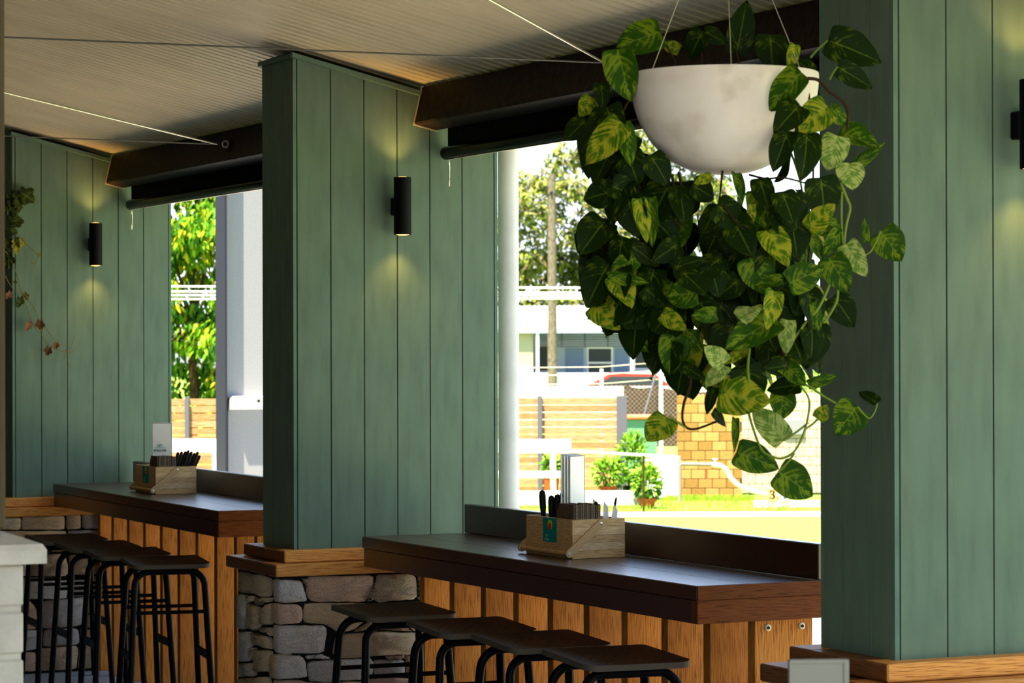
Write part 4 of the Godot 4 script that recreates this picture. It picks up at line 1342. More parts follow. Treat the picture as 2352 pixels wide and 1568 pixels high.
# ------------------------------------------------------------------ plants
func planting() -> void:
	var mb := MB.new()
	var bo := V(-5.321, 2.417, -3.038)
	var pl := thing("hanging_planter", "white bowl planter hanging on three wires before the nearest pier", "planter", bo, YAW)
	var prof := []
	for k in 23:
		var a := PI / 2 * (1.0 - k / 22.0)
		prof.append(Vector2(0.2113 * pow(cos(a), 0.86), -0.222 * sin(a) + 0.004))
	prof[0].x = 0.0
	prof.append(Vector2(0.2105, 0.008))
	prof.append(Vector2(0.206, 0.008))
	for k in 12:
		var a := PI / 2 * k / 11.0
		prof.append(Vector2(0.204 * pow(maxf(cos(a), 0.0), 0.86), -0.212 * sin(a) + 0.003))
	mb.lathe(prof, 72)
	obj("bowl", mb, M.bowl, pl)
	mb = MB.new()
	mb.lathe([Vector2(0.2, -0.04), Vector2(0.1, -0.032), Vector2(0, -0.03)], 32)
	obj("soil", mb, M.soil, pl)
	var apex := V(0.0, 0.445, 0.0)
	for a in [0.62, 1.57, 2.6]:
		mb = MB.new()
		mb.tube([V(cos(a) * 0.2, -0.005, sin(a) * 0.2), apex], 0.0011, 6)
		obj("hanger_wire", mb, M.wire, pl)
	mb = MB.new()
	mb.tube([apex, V(0, roof_y(-3.038) - 2.417 + 0.01, 0)], 0.004, 8)
	mb.tube([apex + V(-0.008, -0.012, 0), apex + V(0.008, -0.012, 0), apex + V(0.008, 0.012, 0), apex + V(-0.008, 0.012, 0), apex + V(-0.008, -0.012, 0)], 0.003, 6)
	obj("ceiling_hook", mb, M.wire, pl)

	var o := thing("pothos_plant", "trailing pothos with heart-shaped leaves growing from the white bowl", "plant", bo, YAW)
	var kinds := []
	for k in 6:
		kinds.append(heart([0.12, 0.3, 0.2, 0.45, 0.05, 0.32][k], [0.12, 0.2, 0.3, 0.16, 0.1, 0.25][k], [0.0, 0.3, -0.3, 0.2, -0.2, 0.0][k]))
	var lv := [
		[-0.143,0.1,0.02,-0.245,0.07,0.032,0.086,1],
		[-0.241,0.058,0.06,-0.216,-0.059,0.078,0.073,1],
		[-0.097,0.067,-0.05,-0.138,0.085,-0.051,0.03,2],
		[-0.05,0.099,0.04,-0.084,0.042,0.03,0.053,0],
		[-0.047,0.101,0.02,0.004,0.076,0.028,0.039,0],
		[0.027,0.053,0,0.054,0.176,-0.002,0.059,0],
		[0.099,0.09,0.05,0.102,0.007,0.079,0.068,0],
		[0.148,0.063,0.1,0.133,-0.002,0.114,0.029,2],
		[0.188,0.001,0.08,0.153,0.035,0.086,0.042,0],
		[0.149,-0.013,0.235,0.076,-0.089,0.208,0.068,1],
		[0.145,-0.082,0.23,0.089,-0.139,0.276,0.06,0],
		[0.207,-0.085,0.22,0.143,-0.134,0.225,0.068,2],
		[0.233,0.083,0,0.351,0.037,0.022,0.082,0],
		[0.251,0.023,0.02,0.332,-0.027,0.017,0.047,0],
		[0.232,-0.08,0.05,0.281,-0.098,0.026,0.043,1],
		[0.256,-0.126,0.03,0.345,-0.157,0.048,0.066,1],
		[0.243,-0.139,0.1,0.219,-0.216,0.083,0.061,3],
		[0.267,-0.198,0.089,0.275,-0.256,0.118,0.06,3],
		[0.289,-0.202,-0.001,0.36,-0.146,0.002,0.027,1],
		[0.126,-0.133,0.17,0.09,-0.222,0.182,0.051,0],
		[0.17,-0.131,0.14,0.162,-0.237,0.184,0.069,0],
		[-0.297,-0.042,0,-0.322,-0.089,-0.006,0.045,2],
		[-0.276,-0.014,0.02,-0.272,-0.072,0.032,0.039,0],
		[-0.307,-0.091,-0.02,-0.36,-0.139,-0.008,0.057,0],
		[-0.271,-0.075,0.04,-0.301,-0.141,0.061,0.048,0],
		[-0.235,-0.109,0.12,-0.317,-0.201,0.122,0.071,2],
		[-0.233,-0.109,0.1,-0.213,-0.207,0.121,0.044,1],
		[-0.301,-0.144,0,-0.307,-0.226,0.001,0.041,0],
		[-0.172,-0.18,0.1,-0.131,-0.243,0.119,0.058,0],
		[-0.222,-0.171,0.08,-0.199,-0.244,0.111,0.064,0],
		[-0.254,-0.261,0.099,-0.321,-0.274,0.084,0.063,0],
		[-0.259,-0.248,0.119,-0.199,-0.274,0.119,0.057,0],
		[-0.201,-0.28,0.159,-0.18,-0.377,0.169,0.038,2],
		[-0.173,-0.276,0.129,-0.172,-0.386,0.154,0.032,1],
		[-0.233,-0.358,0.099,-0.247,-0.406,0.089,0.023,3],
		[-0.204,-0.408,0.119,-0.262,-0.438,0.133,0.044,1],
		[-0.268,-0.45,0.149,-0.178,-0.462,0.169,0.029,1],
		[-0.252,-0.454,0.139,-0.216,-0.514,0.18,0.059,2],
		[-0.306,-0.403,-0.001,-0.3,-0.499,-0.002,0.045,0],
		[-0.299,-0.512,0.059,-0.236,-0.561,0.079,0.06,2],
		[-0.221,-0.375,0.099,-0.147,-0.427,0.084,0.038,0],
		[-0.126,-0.433,0.139,-0.055,-0.405,0.149,0.036,0],
		[-0.072,-0.486,0.169,-0.144,-0.489,0.153,0.066,1],
		[-0.108,-0.435,0.149,-0.054,-0.49,0.192,0.044,0],
		[-0.033,-0.532,0.199,-0.089,-0.537,0.203,0.034,1],
		[-0.149,-0.53,0.139,-0.099,-0.565,0.175,0.038,2],
		[-0.15,-0.518,0.079,-0.239,-0.556,0.082,0.058,0],
		[-0.216,-0.563,0.038,-0.183,-0.607,0.081,0.045,1],
		[-0.121,-0.576,0.078,-0.123,-0.665,0.081,0.064,1],
		[-0.078,-0.564,0.058,-0.089,-0.628,0.055,0.039,1],
		[-0.104,-0.643,0.098,-0.049,-0.673,0.114,0.029,0],
		[-0.015,-0.641,0.168,-0.055,-0.605,0.206,0.044,3],
		[-0.014,-0.644,0.168,-0.058,-0.689,0.207,0.04,3],
		[-0.025,-0.706,0.148,0.087,-0.718,0.166,0.091,2],
		[0.119,-0.811,0.118,0.053,-0.736,0.095,0.059,3],
		[0.124,-0.706,0.058,0.118,-0.764,0.076,0.058,1],
		[0.159,-0.688,0.098,0.083,-0.695,0.088,0.044,0],
		[0.129,-0.648,0.128,0.162,-0.687,0.157,0.038,1],
		[0.132,-0.644,0.108,0.08,-0.653,0.15,0.04,0],
		[0.182,-0.688,0.038,0.248,-0.668,0.049,0.025,1],
		[0.294,-0.738,0.018,0.245,-0.796,0.036,0.076,1],
		[0.348,-0.732,-0.052,0.31,-0.704,-0.077,0.03,0],
		[0.201,-0.764,0.058,0.222,-0.735,0.071,0.033,2],
		[-0.135,-0.758,0.098,-0.179,-0.816,0.078,0.065,2],
		[0.015,-0.834,0.118,0.107,-0.868,0.137,0.065,1],
		[0.107,-0.877,0.118,0.187,-0.932,0.117,0.077,1],
		[0.012,-0.76,0.128,0.008,-0.835,0.159,0.019,1],
		[-0.032,-0.692,0.098,-0.048,-0.755,0.072,0.025,0],
		[-0.036,-0.745,0.108,-0.001,-0.78,0.087,0.025,0],
		[0.171,-0.349,0.159,0.218,-0.292,0.184,0.049,2],
		[0.245,-0.333,0.099,0.201,-0.357,0.11,0.036,1],
		[0.249,-0.347,0.099,0.208,-0.405,0.115,0.038,1],
		[0.258,-0.378,0.119,0.294,-0.448,0.156,0.05,3],
		[0.35,-0.345,-0.001,0.397,-0.41,0.008,0.07,1],
		[0.217,-0.407,0.139,0.256,-0.479,0.173,0.063,1],
		[0.122,-0.466,0.199,0.199,-0.434,0.21,0.062,1],
		[0.037,-0.517,0.209,0.025,-0.542,0.253,0.058,3],
		[0.089,-0.483,0.219,0.073,-0.567,0.242,0.045,2],
		[0.112,-0.458,0.189,0.048,-0.467,0.171,0.03,1],
		[0.122,-0.546,0.198,0.112,-0.622,0.197,0.04,3],
		[0.098,-0.541,0.179,-0.015,-0.604,0.218,0.07,1],
		[0.02,-0.617,0.168,-0.015,-0.639,0.166,0.023,2],
		[0.18,-0.357,0.119,0.21,-0.416,0.104,0.027,1],
		[0.243,-0.491,-0.001,0.292,-0.557,0.006,0.061,0],
		[0.314,-0.371,0.019,0.311,-0.315,0.021,0.019,1],
		[0.156,-0.575,0.098,0.172,-0.646,0.118,0.046,0],
		[0.183,-0.506,0.119,0.201,-0.571,0.123,0.029,1],
		[-0.03,-0.293,0.159,0.033,-0.341,0.15,0.067,0],
		[0.003,-0.359,0.139,0.076,-0.38,0.142,0.048,0],
		[0.046,-0.291,0.149,0.049,-0.333,0.153,0.019,2],
		[0.066,-0.235,0.139,0.082,-0.304,0.181,0.048,0],
		[0.017,-0.221,0.099,0.028,-0.295,0.148,0.029,1],
		[-0.039,-0.229,0.139,-0.078,-0.246,0.159,0.025,2],
		[-0.081,-0.247,0.119,-0.026,-0.277,0.096,0.052,0],
		[-0.108,-0.25,0.099,-0.095,-0.332,0.128,0.056,0],
		[-0.165,-0.318,0.079,-0.109,-0.377,0.103,0.058,0],
		[-0.014,-0.406,0.119,-0.084,-0.455,0.155,0.057,0],
		[0.062,-0.378,0.119,0.12,-0.435,0.117,0.054,0],
		[0.022,-0.455,0.139,-0.033,-0.502,0.113,0.052,0],
		[-0.109,-0.376,0.099,-0.167,-0.415,0.118,0.05,0],
		[0.101,-0.311,0.119,0.151,-0.377,0.099,0.048,0],
		[0.137,-0.417,0.139,0.095,-0.465,0.169,0.042,0],
		[-0.073,-0.502,0.139,-0.019,-0.55,0.172,0.048,0],
		[-0.186,-0.472,0.099,-0.138,-0.511,0.101,0.046,0],
		[-0.024,-0.292,0.129,-0.066,-0.36,0.175,0.05,0],
	]
	for q in lv:
		var b := V(q[0], q[1], q[2])
		var t := V(q[3], q[4], q[5])
		var hint := V((R.randf() - 0.5) * 0.9, (R.randf() - 0.2) * 0.8, 1.0)
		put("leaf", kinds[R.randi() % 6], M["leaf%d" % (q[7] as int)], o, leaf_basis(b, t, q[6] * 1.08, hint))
	var n := 0
	while n < 195:
		var x := R.randf_range(-0.29, 0.22)
		var y := -R.randf_range(0.02, 0.66)
		var z := R.randf_range(-0.2, 0.17)
		var hw := 0.25 if y > -0.52 else 0.25 - (-0.52 - y) * 0.9
		var cx := -0.03 if y > -0.52 else 0.0 + (-0.52 - y) * 0.3
		var inside_bowl := Vector2(x, z).length() < 0.235 and y > -0.235
		if absf(x - cx) > hw or Vector2(x - cx, z).length() > hw * 1.05 or inside_bowl:
			continue
		var l := R.randf_range(0.075, 0.11)
		var b := V(x, y, z)
		var away := V(x, 0, z).normalized()
		var t := b + (V(R.randf_range(-0.6, 0.6), -1.0, R.randf_range(-0.5, 0.5)) + away * 0.3).normalized() * l
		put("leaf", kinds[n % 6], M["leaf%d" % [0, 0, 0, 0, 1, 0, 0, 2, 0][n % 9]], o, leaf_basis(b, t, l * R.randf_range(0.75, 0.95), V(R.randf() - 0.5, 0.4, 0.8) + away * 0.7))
		n += 1
	var ss := [
		[.0055,0,V(0.158,-0.028,0.26),V(0.182,-0.032,0.26),V(0.205,-0.056,0.26),V(0.233,-0.077,0.26),V(0.245,-0.099,0.26),V(0.243,-0.139,0.26)],
		[.004,1,V(0.21,-0.026,0.22),V(0.219,-0.01,0.22),V(0.228,0.002,0.22)],
		[.0035,1,V(0.171,0.023,0.2),V(0.188,0.042,0.2),V(0.209,0.061,0.2)],
		[.005,2,V(0.248,-0.243,0.099),V(0.262,-0.277,0.099),V(0.269,-0.299,0.099),V(0.26,-0.339,0.099),V(0.252,-0.406,0.099)],
		[.004,2,V(0.251,-0.262,0.099),V(0.25,-0.32,0.099),V(0.253,-0.377,0.099)],
		[.005,2,V(0.227,-0.445,0.119),V(0.215,-0.481,0.119),V(0.194,-0.522,0.119),V(0.167,-0.552,0.118),V(0.134,-0.6,0.118)],
		[.0045,2,V(0.242,-0.469,0.099),V(0.239,-0.502,0.099),V(0.223,-0.533,0.099),V(0.209,-0.552,0.098)],
		[.0045,3,V(0.043,-0.607,0.138),V(0.039,-0.652,0.138),V(0.043,-0.693,0.138),V(0.039,-0.728,0.138),V(0.046,-0.768,0.138),V(0.067,-0.826,0.138),V(0.085,-0.841,0.138),V(0.113,-0.848,0.138),V(0.141,-0.832,0.138),V(0.161,-0.793,0.138),V(0.172,-0.75,0.138),V(0.172,-0.716,0.138),V(0.154,-0.689,0.138)],
		[.005,0,V(-0.081,-0.645,0.098),V(-0.084,-0.675,0.098),V(-0.087,-0.696,0.098),V(-0.099,-0.729,0.098),V(-0.102,-0.762,0.098),V(-0.093,-0.781,0.098),V(-0.071,-0.784,0.098),V(-0.027,-0.768,0.098)],
		[.004,2,V(-0.093,-0.781,0.098),V(-0.112,-0.77,0.098),V(-0.132,-0.754,0.098)],
		[.003,0,V(-0.015,-0.704,0.138),V(0.012,-0.72,0.138),V(0.039,-0.734,0.138)],
		[.004,2,V(0.118,-0.81,0.128),V(0.146,-0.791,0.128),V(0.173,-0.77,0.128)],
		[.0045,2,V(0.152,-0.685,0.078),V(0.179,-0.691,0.078),V(0.21,-0.712,0.078),V(0.239,-0.729,0.078)],
		[.004,2,V(0.143,-0.837,0.118),V(0.126,-0.86,0.118),V(0.107,-0.878,0.118)],
		[.005,0,V(-0.26,-0.123,0.06),V(-0.264,-0.2,0.059),V(-0.261,-0.291,0.059),V(-0.253,-0.356,0.059),V(-0.253,-0.417,0.059)],
		[.006,4,V(-0.291,-0.373,0.019),V(-0.295,-0.451,0.019),V(-0.296,-0.499,0.019),V(-0.307,-0.542,0.018)],
		[.006,0,V(0.051,-0.671,0.098),V(0.078,-0.648,0.098),V(0.11,-0.625,0.098),V(0.16,-0.608,0.098)],
		[.004,2,V(0.197,-0.763,0.098),V(0.184,-0.775,0.098),V(0.169,-0.785,0.098)],
		[.003,2,V(0.292,-0.738,0.038),V(0.316,-0.763,0.038),V(0.33,-0.749,0.038),V(0.336,-0.73,0.038)],
		[.003,2,V(0.346,-0.346,0.029),V(0.335,-0.371,0.029),V(0.321,-0.394,0.029),V(0.299,-0.404,0.029)],
		[.004,4,V(-0.012,-0.215,0.099),V(-0.017,-0.261,0.099),V(-0.022,-0.3,0.099)],
		[.005,4,V(-0.123,-0.223,0.099),V(-0.118,-0.261,0.099),V(-0.112,-0.29,0.099),V(-0.109,-0.338,0.099)],
		[.005,4,V(-0.108,-0.218,0.099),V(-0.103,-0.252,0.099),V(-0.097,-0.29,0.099)],
		[.004,4,V(-0.015,-0.293,0.159),V(0.021,-0.341,0.159),V(0.064,-0.365,0.159),V(0.106,-0.417,0.159)],
		[.004,4,V(0.044,-0.225,0.119),V(0.082,-0.234,0.119),V(0.12,-0.232,0.119),V(0.168,-0.244,0.119)],
		[.004,4,V(0.058,-0.244,0.119),V(0.091,-0.263,0.119),V(0.12,-0.292,0.119)],
		[.004,1,V(0.13,-0.158,0.12),V(0.158,-0.244,0.119),V(0.168,-0.34,0.119),V(0.169,-0.416,0.119)],
		[.004,0,V(0.176,-0.022,0.1),V(0.188,-0.156,0.1),V(0.185,-0.3,0.099),V(0.175,-0.435,0.099)],
		[.0035,0,V(-0.142,0.102,0),V(-0.126,0.067,0),V(-0.106,0.028,0)],
		[.0035,0,V(-0.048,0.102,0),V(-0.051,0.057,0),V(-0.05,0.018,0)],
		[.003,0,V(0.027,0.055,0),V(0.035,0.027,0),V(0.04,0.008,0)],
		[.003,0,V(0.104,0.074,0.02),V(0.109,0.035,0.02),V(0.111,0.005,0.02)],
		[.004,4,V(-0.185,0.006,0.02),V(-0.161,0.018,0.02),V(-0.132,0.026,0.02)],
		[.004,0,V(-0.192,-0.016,0.05),V(-0.221,-0.064,0.05),V(-0.25,-0.122,0.05),V(-0.26,-0.151,0.05)],
	]
	for q in ss:
		mb = MB.new()
		var path := bezier(q.slice(2), 6)
		var rad := []
		for i in path.size():
			rad.append((q[0] as float) * (0.72 - 0.22 * i / path.size()))
		mb.tube(path, rad, 7)
		obj("stem", mb, M["stem%d" % (q[1] as int)], o)

	# a thin half-dry vine against the farthest pier
	var vi := thing("grape_vine", "thin half-dry vine trailing down the farthest green pier by the left edge", "vine")
	var vp := [
		[V(-14.976,2.403,-3.879),V(-14.976,2.35,-3.948),V(-14.976,2.295,-3.975),V(-14.976,2.227,-4.003),V(-14.976,2.139,-4.027),V(-14.976,2.07,-4.052),V(-14.976,2.009,-4.072),V(-14.976,1.947,-4.1),V(-14.976,1.906,-4.135),V(-14.976,1.837,-4.184),V(-14.976,1.81,-4.24),V(-14.976,1.796,-4.297),V(-14.976,1.809,-4.332),V(-14.976,1.827,-4.347)],
		[V(-14.976,2.139,-4.027),V(-14.976,2.105,-4.059),V(-14.976,2.036,-4.107),V(-14.976,1.982,-4.128),V(-14.976,1.94,-4.163),V(-14.976,1.858,-4.226),V(-14.976,1.841,-4.269),V(-14.976,1.837,-4.311),V(-14.976,1.865,-4.329),V(-14.976,1.896,-4.325)],
		[V(-14.976,2.453,-4.011),V(-14.976,2.413,-4.052),V(-14.976,2.379,-4.087),V(-14.976,2.348,-4.122),V(-14.976,2.311,-4.115),V(-14.976,2.269,-4.094),V(-14.976,2.231,-4.069)],
		[V(-14.976,2.311,-4.115),V(-14.976,2.297,-4.097),V(-14.976,2.31,-4.084),V(-14.976,2.321,-4.086)],
		[V(-14.976,2.227,-3.934),V(-14.976,2.179,-3.961),V(-14.976,2.152,-3.982),V(-14.976,2.132,-4.01)],
		[V(-14.976,1.789,-4.279),V(-14.976,1.761,-4.272)],
		[V(-14.976,1.761,-4.293),V(-14.976,1.734,-4.297),V(-14.976,1.71,-4.314)],
	]
	for q in vp:
		mb = MB.new()
		var path := bezier(q, 6)
		var rad := []
		for i in path.size():
			rad.append(lerpf(0.0028, 0.0014, i / float(path.size())))
		mb.tube(path, rad, 6)
		obj("stem", mb, M.vine_stem, vi)
	var lo := lobed()
	for q in [
		[-14.976,2.705,-3.949,-14.976,2.576,-4.018,0.048,0],
		[-14.976,2.705,-3.983,-14.976,2.59,-4.039,0.034,0],
		[-14.976,2.706,-4.004,-14.976,2.647,-4.109,0.027,0],
		[-14.976,2.657,-3.948,-14.976,2.568,-3.955,0.041,0],
		[-14.976,2.527,-3.948,-14.976,2.546,-4.046,0.027,0],
		[-14.976,2.486,-3.948,-14.976,2.474,-4.011,0.034,0],
		[-14.976,2.445,-3.948,-14.976,2.364,-3.969,0.041,0],
		[-14.976,2.446,-3.983,-14.976,2.351,-4.017,0.041,1],
		[-14.976,2.446,-4.024,-14.976,2.378,-4.038,0.034,1],
		[-14.976,2.363,-3.948,-14.976,2.268,-3.955,0.027,0],
		[-14.976,2.336,-3.955,-14.976,2.295,-3.968,0.027,0],
		[-14.976,2.118,-4.017,-14.976,2.05,-4.017,0.048,0],
		[-14.976,2.139,-4.038,-14.976,2.091,-4.059,0.034,1],
		[-14.976,2.145,-3.968,-14.976,2.097,-3.947,0.041,2],
		[-14.976,1.981,-4.072,-14.976,1.916,-4.062,0.037,2],
		[-14.976,1.988,-4.132,-14.976,1.923,-4.135,0.031,2],
		[-14.976,1.861,-4.226,-14.976,1.817,-4.223,0.018,2],
		[-14.976,1.837,-4.188,-14.976,1.782,-4.17,0.019,2],
		[-14.976,2.359,-4.122,-14.976,2.335,-4.133,0.023,1],
		[-14.976,2.207,-3.993,-14.976,2.179,-3.989,0.016,1],
		[-14.976,1.81,-4.276,-14.976,1.803,-4.293,0.012,2],
		[-14.976,2.703,-3.886,-14.976,2.567,-3.9,0.054,0],
		[-14.976,2.54,-3.879,-14.976,2.417,-3.906,0.054,0],
		[-14.976,2.403,-3.886,-14.976,2.308,-3.913,0.041,0],
	]:
		var b := V(q[0], q[1], q[2])
		var t := V(q[3], q[4], q[5])
		put("leaf", lo, M["vine%d" % (q[7] as int)], vi, leaf_basis(b, t, maxf(q[6], b.distance_to(t)) * 0.9, V(1.0, 0.3, R.randf_range(-0.9, 0.9))))


# ------------------------------------------------------------------ outdoors
func tree(called: String, label: String, r: float, f: float, clumps: Array, leaf: float, count: int, parts: int, trunk_h: float, cols: Array, droop: float, group := "") -> void:
	var o := thing(called, label, "tree", out(r, 0, f), YAW, group)
	var mb := MB.new()
	mb.tube([V(0, 0, 0), V(0.06, trunk_h * 0.5, 0), V(-0.05, trunk_h, 0)], [trunk_h * 0.04, trunk_h * 0.032, trunk_h * 0.022], 10)
	obj("trunk", mb, M.bark, o)
	var me := leaflet()
	var xs := []
	var cs := []
	var made := 0
	for ci in clumps.size():
		if ci % 5:
			continue
		var c: Array = clumps[ci]
		mb = MB.new()
		var ctr: Vector3 = c[0]
		mb.tube(bezier([V(0, trunk_h * 0.9, 0), V(ctr.x * 0.5, lerpf(trunk_h, ctr.y, 0.6), ctr.z * 0.5), ctr]), [0.02 * trunk_h, 0.018 * trunk_h, 0.015 * trunk_h, 0.012 * trunk_h, 0.01 * trunk_h, 0.009 * trunk_h, 0.008 * trunk_h, 0.007 * trunk_h, 0.006 * trunk_h, 0.005 * trunk_h, 0.004 * trunk_h], 6)
		obj("branch", mb, M.bark, o)
	for i in count:
		var c: Array = clumps[i % clumps.size()]
		var d := V(R.randfn(), R.randfn(), R.randfn()).normalized() * (c[1] as float) * pow(R.randf(), 0.45)
		d.y *= 0.75
		var p: Vector3 = c[0] + d
		var y := (V(R.randf() - 0.5, R.randf() - 0.5 - droop, R.randf() - 0.5) + d.normalized() * 0.35).normalized()
		var s := leaf * R.randf_range(0.7, 1.25)
		var x := leaf_basis(p, p + y * s, s, V(R.randf() - 0.5, 0.7, R.randf() - 0.2))
		if made < parts and d.z > 0.0:
			put("leaf", me, M["foliage%d" % [0, 1, 1, 2, 2, 1, 2, 2, 1, 1, 2, 1, 0, 2, 3, 1, 2, 1][made % 18]], o, x)
			made += 1
		else:
			xs.append(x)
			cs.append((cols[R.randi() % cols.size()] as Color).srgb_to_linear())
	swarm("foliage", me, M.foliage_mix, xs, cs, o)


func shrub(label: String, r: float, f: float, size: Vector3, pot: float, count: int, group: String, pot_m: Material = null) -> void:
	var o := thing("potted_shrub" if pot_m else "shrub", label, "shrub", out(r, 0, f), YAW, group)
	var mb := MB.new()
	if pot_m:
		mb.lathe([Vector2(0, 0), Vector2(0.075, 0), Vector2(0.1, pot - 0.03), Vector2(0.112, pot - 0.03), Vector2(0.112, pot), Vector2(0.09, pot), Vector2(0.0, pot - 0.02)], 20, V0, false)
		obj("pot", mb, pot_m, o)
	for k in 5:
		mb = MB.new()
		var a := k * 1.3
		mb.tube([V(0, pot * 0.8, 0), V(cos(a) * size.x * 0.3, pot + size.y * 0.4, sin(a) * size.z * 0.3), V(cos(a) * size.x * 0.7, pot + size.y * 0.8, sin(a) * size.z * 0.7)], [0.008, 0.006, 0.004], 6)
		obj("stem", mb, M.bark, o)
	var xs := []
	var cs := []
	var me := leaflet(0.2)
	for i in count:
		var d := V(R.randfn(), R.randfn(), R.randfn()).normalized() * pow(R.randf(), 0.4)
		var p := V(0, pot + size.y * 0.5, 0) + d * V(size.x, size.y * 0.55, size.z)
		var s := 0.06 * R.randf_range(0.7, 1.3)
		xs.append(leaf_basis(p, p + (d + V(0, 0.3, 0)).normalized() * s, s * 1.5, V(R.randf() - 0.5, 0.8, R.randf())))
		cs.append((([Color(0.42, 0.6, 0.12), Color(0.3, 0.46, 0.08), Color(0.55, 0.7, 0.25), Color(0.2, 0.32, 0.07)][i % 4]) as Color).srgb_to_linear())
	swarm("foliage", me, M.foliage_mix, xs, cs, o)


func outdoors() -> void:
	var mb := MB.new()
	mb.span(V(-260, -0.3, -260), V(120, -0.02, -5.3))
	tag(obj("ground", mb, M.grass), "sunlit lawn outside the openings", "lawn", "", "structure")
	mb = MB.new()
	mb.span(V(-30, -0.15, -11.0), V(20, -0.005, -5.3))
	tag(obj("path", mb, M.concrete), "pale concrete path outside along the facade", "paving", "", "structure")
	# the round white post just outside the middle pier
	var rc := thing("round_column", "round off-white column just outside the middle pier", "column", V(-10.775, 0, -5.066))
	mb = MB.new()
	mb.tube([V(0, 0.01, 0), V(0, roof_y(-5.066) - 0.02, 0)], 0.0455, 32)
	obj("shaft", mb, M.column, rc)
	mb = MB.new()
	mb.box(V(0, 0.005, 0), V(0.16, 0.01, 0.16), 0.002)
	obj("base_plate", mb, M.galv, rc)
	# the steel I-section post in the far opening
	var ic := thing("steel_post", "pale galvanised steel post with an I section in the far opening", "post", V(-25.1, 0, -8.72))
	ic.scale = V(1.757, 1.757, 1.757)
	mb = MB.new()
	mb.span(V(-0.09, 0, 0), V(0.07, 2.5, -0.012), 0.001)
	obj("flange", mb, M.galv_dark, ic)
	mb = MB.new()
	mb.span(V(-0.09, 0, -0.33), V(0.012, 2.5, -0.342), 0.001)
	obj("flange", mb, M.galv_dark, ic)
	mb = MB.new()
	mb.span(V(-0.045, 0, -0.012), V(-0.035, 2.5, -0.33))
	obj("web", mb, M.galv, ic)
	mb = MB.new()
	mb.span(V(-0.036, 0.765, -0.05), V(0.06, 0.773, -0.33), 0.001)
	mb.span(V(-0.036, 0.7, -0.06), V(-0.03, 0.765, -0.33), 0.001)
	obj("bracket", mb, M.white, ic)
	mb = MB.new()
	mb.lathe([Vector2(0, 0), Vector2(0.01, 0), Vector2(0.009, 0.008), Vector2(0, 0.008)], 6, V0, false)
	mb.move(Transform3D(Basis(V(0, 0, 1), -PI / 2), V(-0.03, 0.745, -0.23)))
	obj("bolt", mb, M.galv_dark, ic)
	mb = MB.new()
	mb.tube([V(-0.03, 0, -0.045), V(-0.03, 0.67, -0.045), V(-0.026, 0.75, -0.05), V(-0.03, 0.77, -0.06)], 0.006, 8)
	obj("cable", mb, M.black, ic)

	# timber slat fence
	var fe := thing("timber_fence", "low fence of orange timber slats between grey posts across the lawn", "fence", out(0, 0, 34), YAW)
	var px := [1.365, 0.345, -0.74, -1.85, -2.95, -4.05, -5.1]
	for k in px.size():
		mb = MB.new()
		var w := 0.13 if k == 0 else 0.056
		mb.box(V(px[k], 0.612, 0.06), V(w, 1.225, 0.06), 0.003)
		obj("post", mb, M.fence_post, fe)
		if k == px.size() - 1:
			break
		for s in 13:
			mb = MB.new()
			var j := 0.004 * (R.randf() - 0.5)
			mb.span(V(px[k + 1], 0.02 + 0.0915 * s + j, 0), V(px[k], 0.02 + 0.0915 * s + 0.08 + j, 0.022), 0.003)
			obj("slat", mb, M["slat%d" % (R.randi() % 3)], fe)
	# white bench seats
	for k in 2:
		var be := thing("park_bench", ["white slatted bench on the lawn beyond the round column", "white bench on the lawn seen past the menu card in the far opening"][k], "bench", out([-0.1, -3.35][k], 0, [30.0, 30.5][k]), YAW, "white benches on the lawn")
		for b in [[0.66, 0.81, -0.2, -0.17], [0.4, 0.46, -0.14, 0.25]]:
			mb = MB.new()
			mb.span(V(-0.75, b[0], b[2]), V(0.75, b[1], b[3]), 0.008)
			obj("backrest" if b[0] > 0.5 else "seat", mb, M.white, be)
		for x in [-0.6, 0.0, 0.55]:
			mb = MB.new()
			mb.hexa([V(x - 0.03, 0, 0.18), V(x + 0.03, 0, 0.18), V(x + 0.03, 0, 0.23), V(x - 0.03, 0, 0.23), V(x - 0.03, 0.4, 0.12), V(x + 0.03, 0.4, 0.12), V(x + 0.03, 0.4, 0.17), V(x - 0.03, 0.4, 0.17)])
			obj("leg", mb, M.white, be)
			mb = MB.new()
			mb.span(V(x - 0.03, 0, -0.24), V(x + 0.03, 0.8, -0.2))
			obj("leg", mb, M.white, be)
	# pipe rail between bench and brick wall
	var ra := thing("pipe_rail", "thin white pipe rail running from the bench to the brick wall", "rail", out(0, 0, 30), YAW)
	mb = MB.new()
	mb.tube([V(0.62, 0.685, -0.1), V(1.86, 0.6, -0.3)], 0.016, 10)
	obj("rail", mb, M.white, ra)
	for x in [0.75, 1.45]:
		mb = MB.new()
		mb.tube([V(x, 0, -0.15), V(x, 0.63, -0.15)], 0.012, 8)
		obj("post", mb, M.bark if x > 1 else M.white, ra)
	# low white wall, planter edging, kerb
	mb = MB.new()
	mb.span(V(1.62, 0, -0.3), V(2.04, 0.5, 0), 0.006)
	var ww := obj("low_wall", mb, M.white)
	ww.transform = Transform3D(Basis(Vector3.UP, YAW), out(0, 0, 33))
	tag(ww, "low white rendered wall beside the yellow brick wall", "wall")
	mb = MB.new()
	mb.span(V(-1.5, 0, -0.12), V(1.62, 0.17, 0), 0.006)
	var pe := obj("planter_edging", mb, M.concrete)
	pe.transform = Transform3D(Basis(Vector3.UP, YAW), out(0, 0, 31.4))
	tag(pe, "pale concrete edging in front of the potted shrubs", "edging")
	mb = MB.new()
	mb.span(V(-2.0, -0.02, -0.14), V(6.0, 0.035, 0), 0.006)
	var ke := obj("kerb", mb, M.concrete)
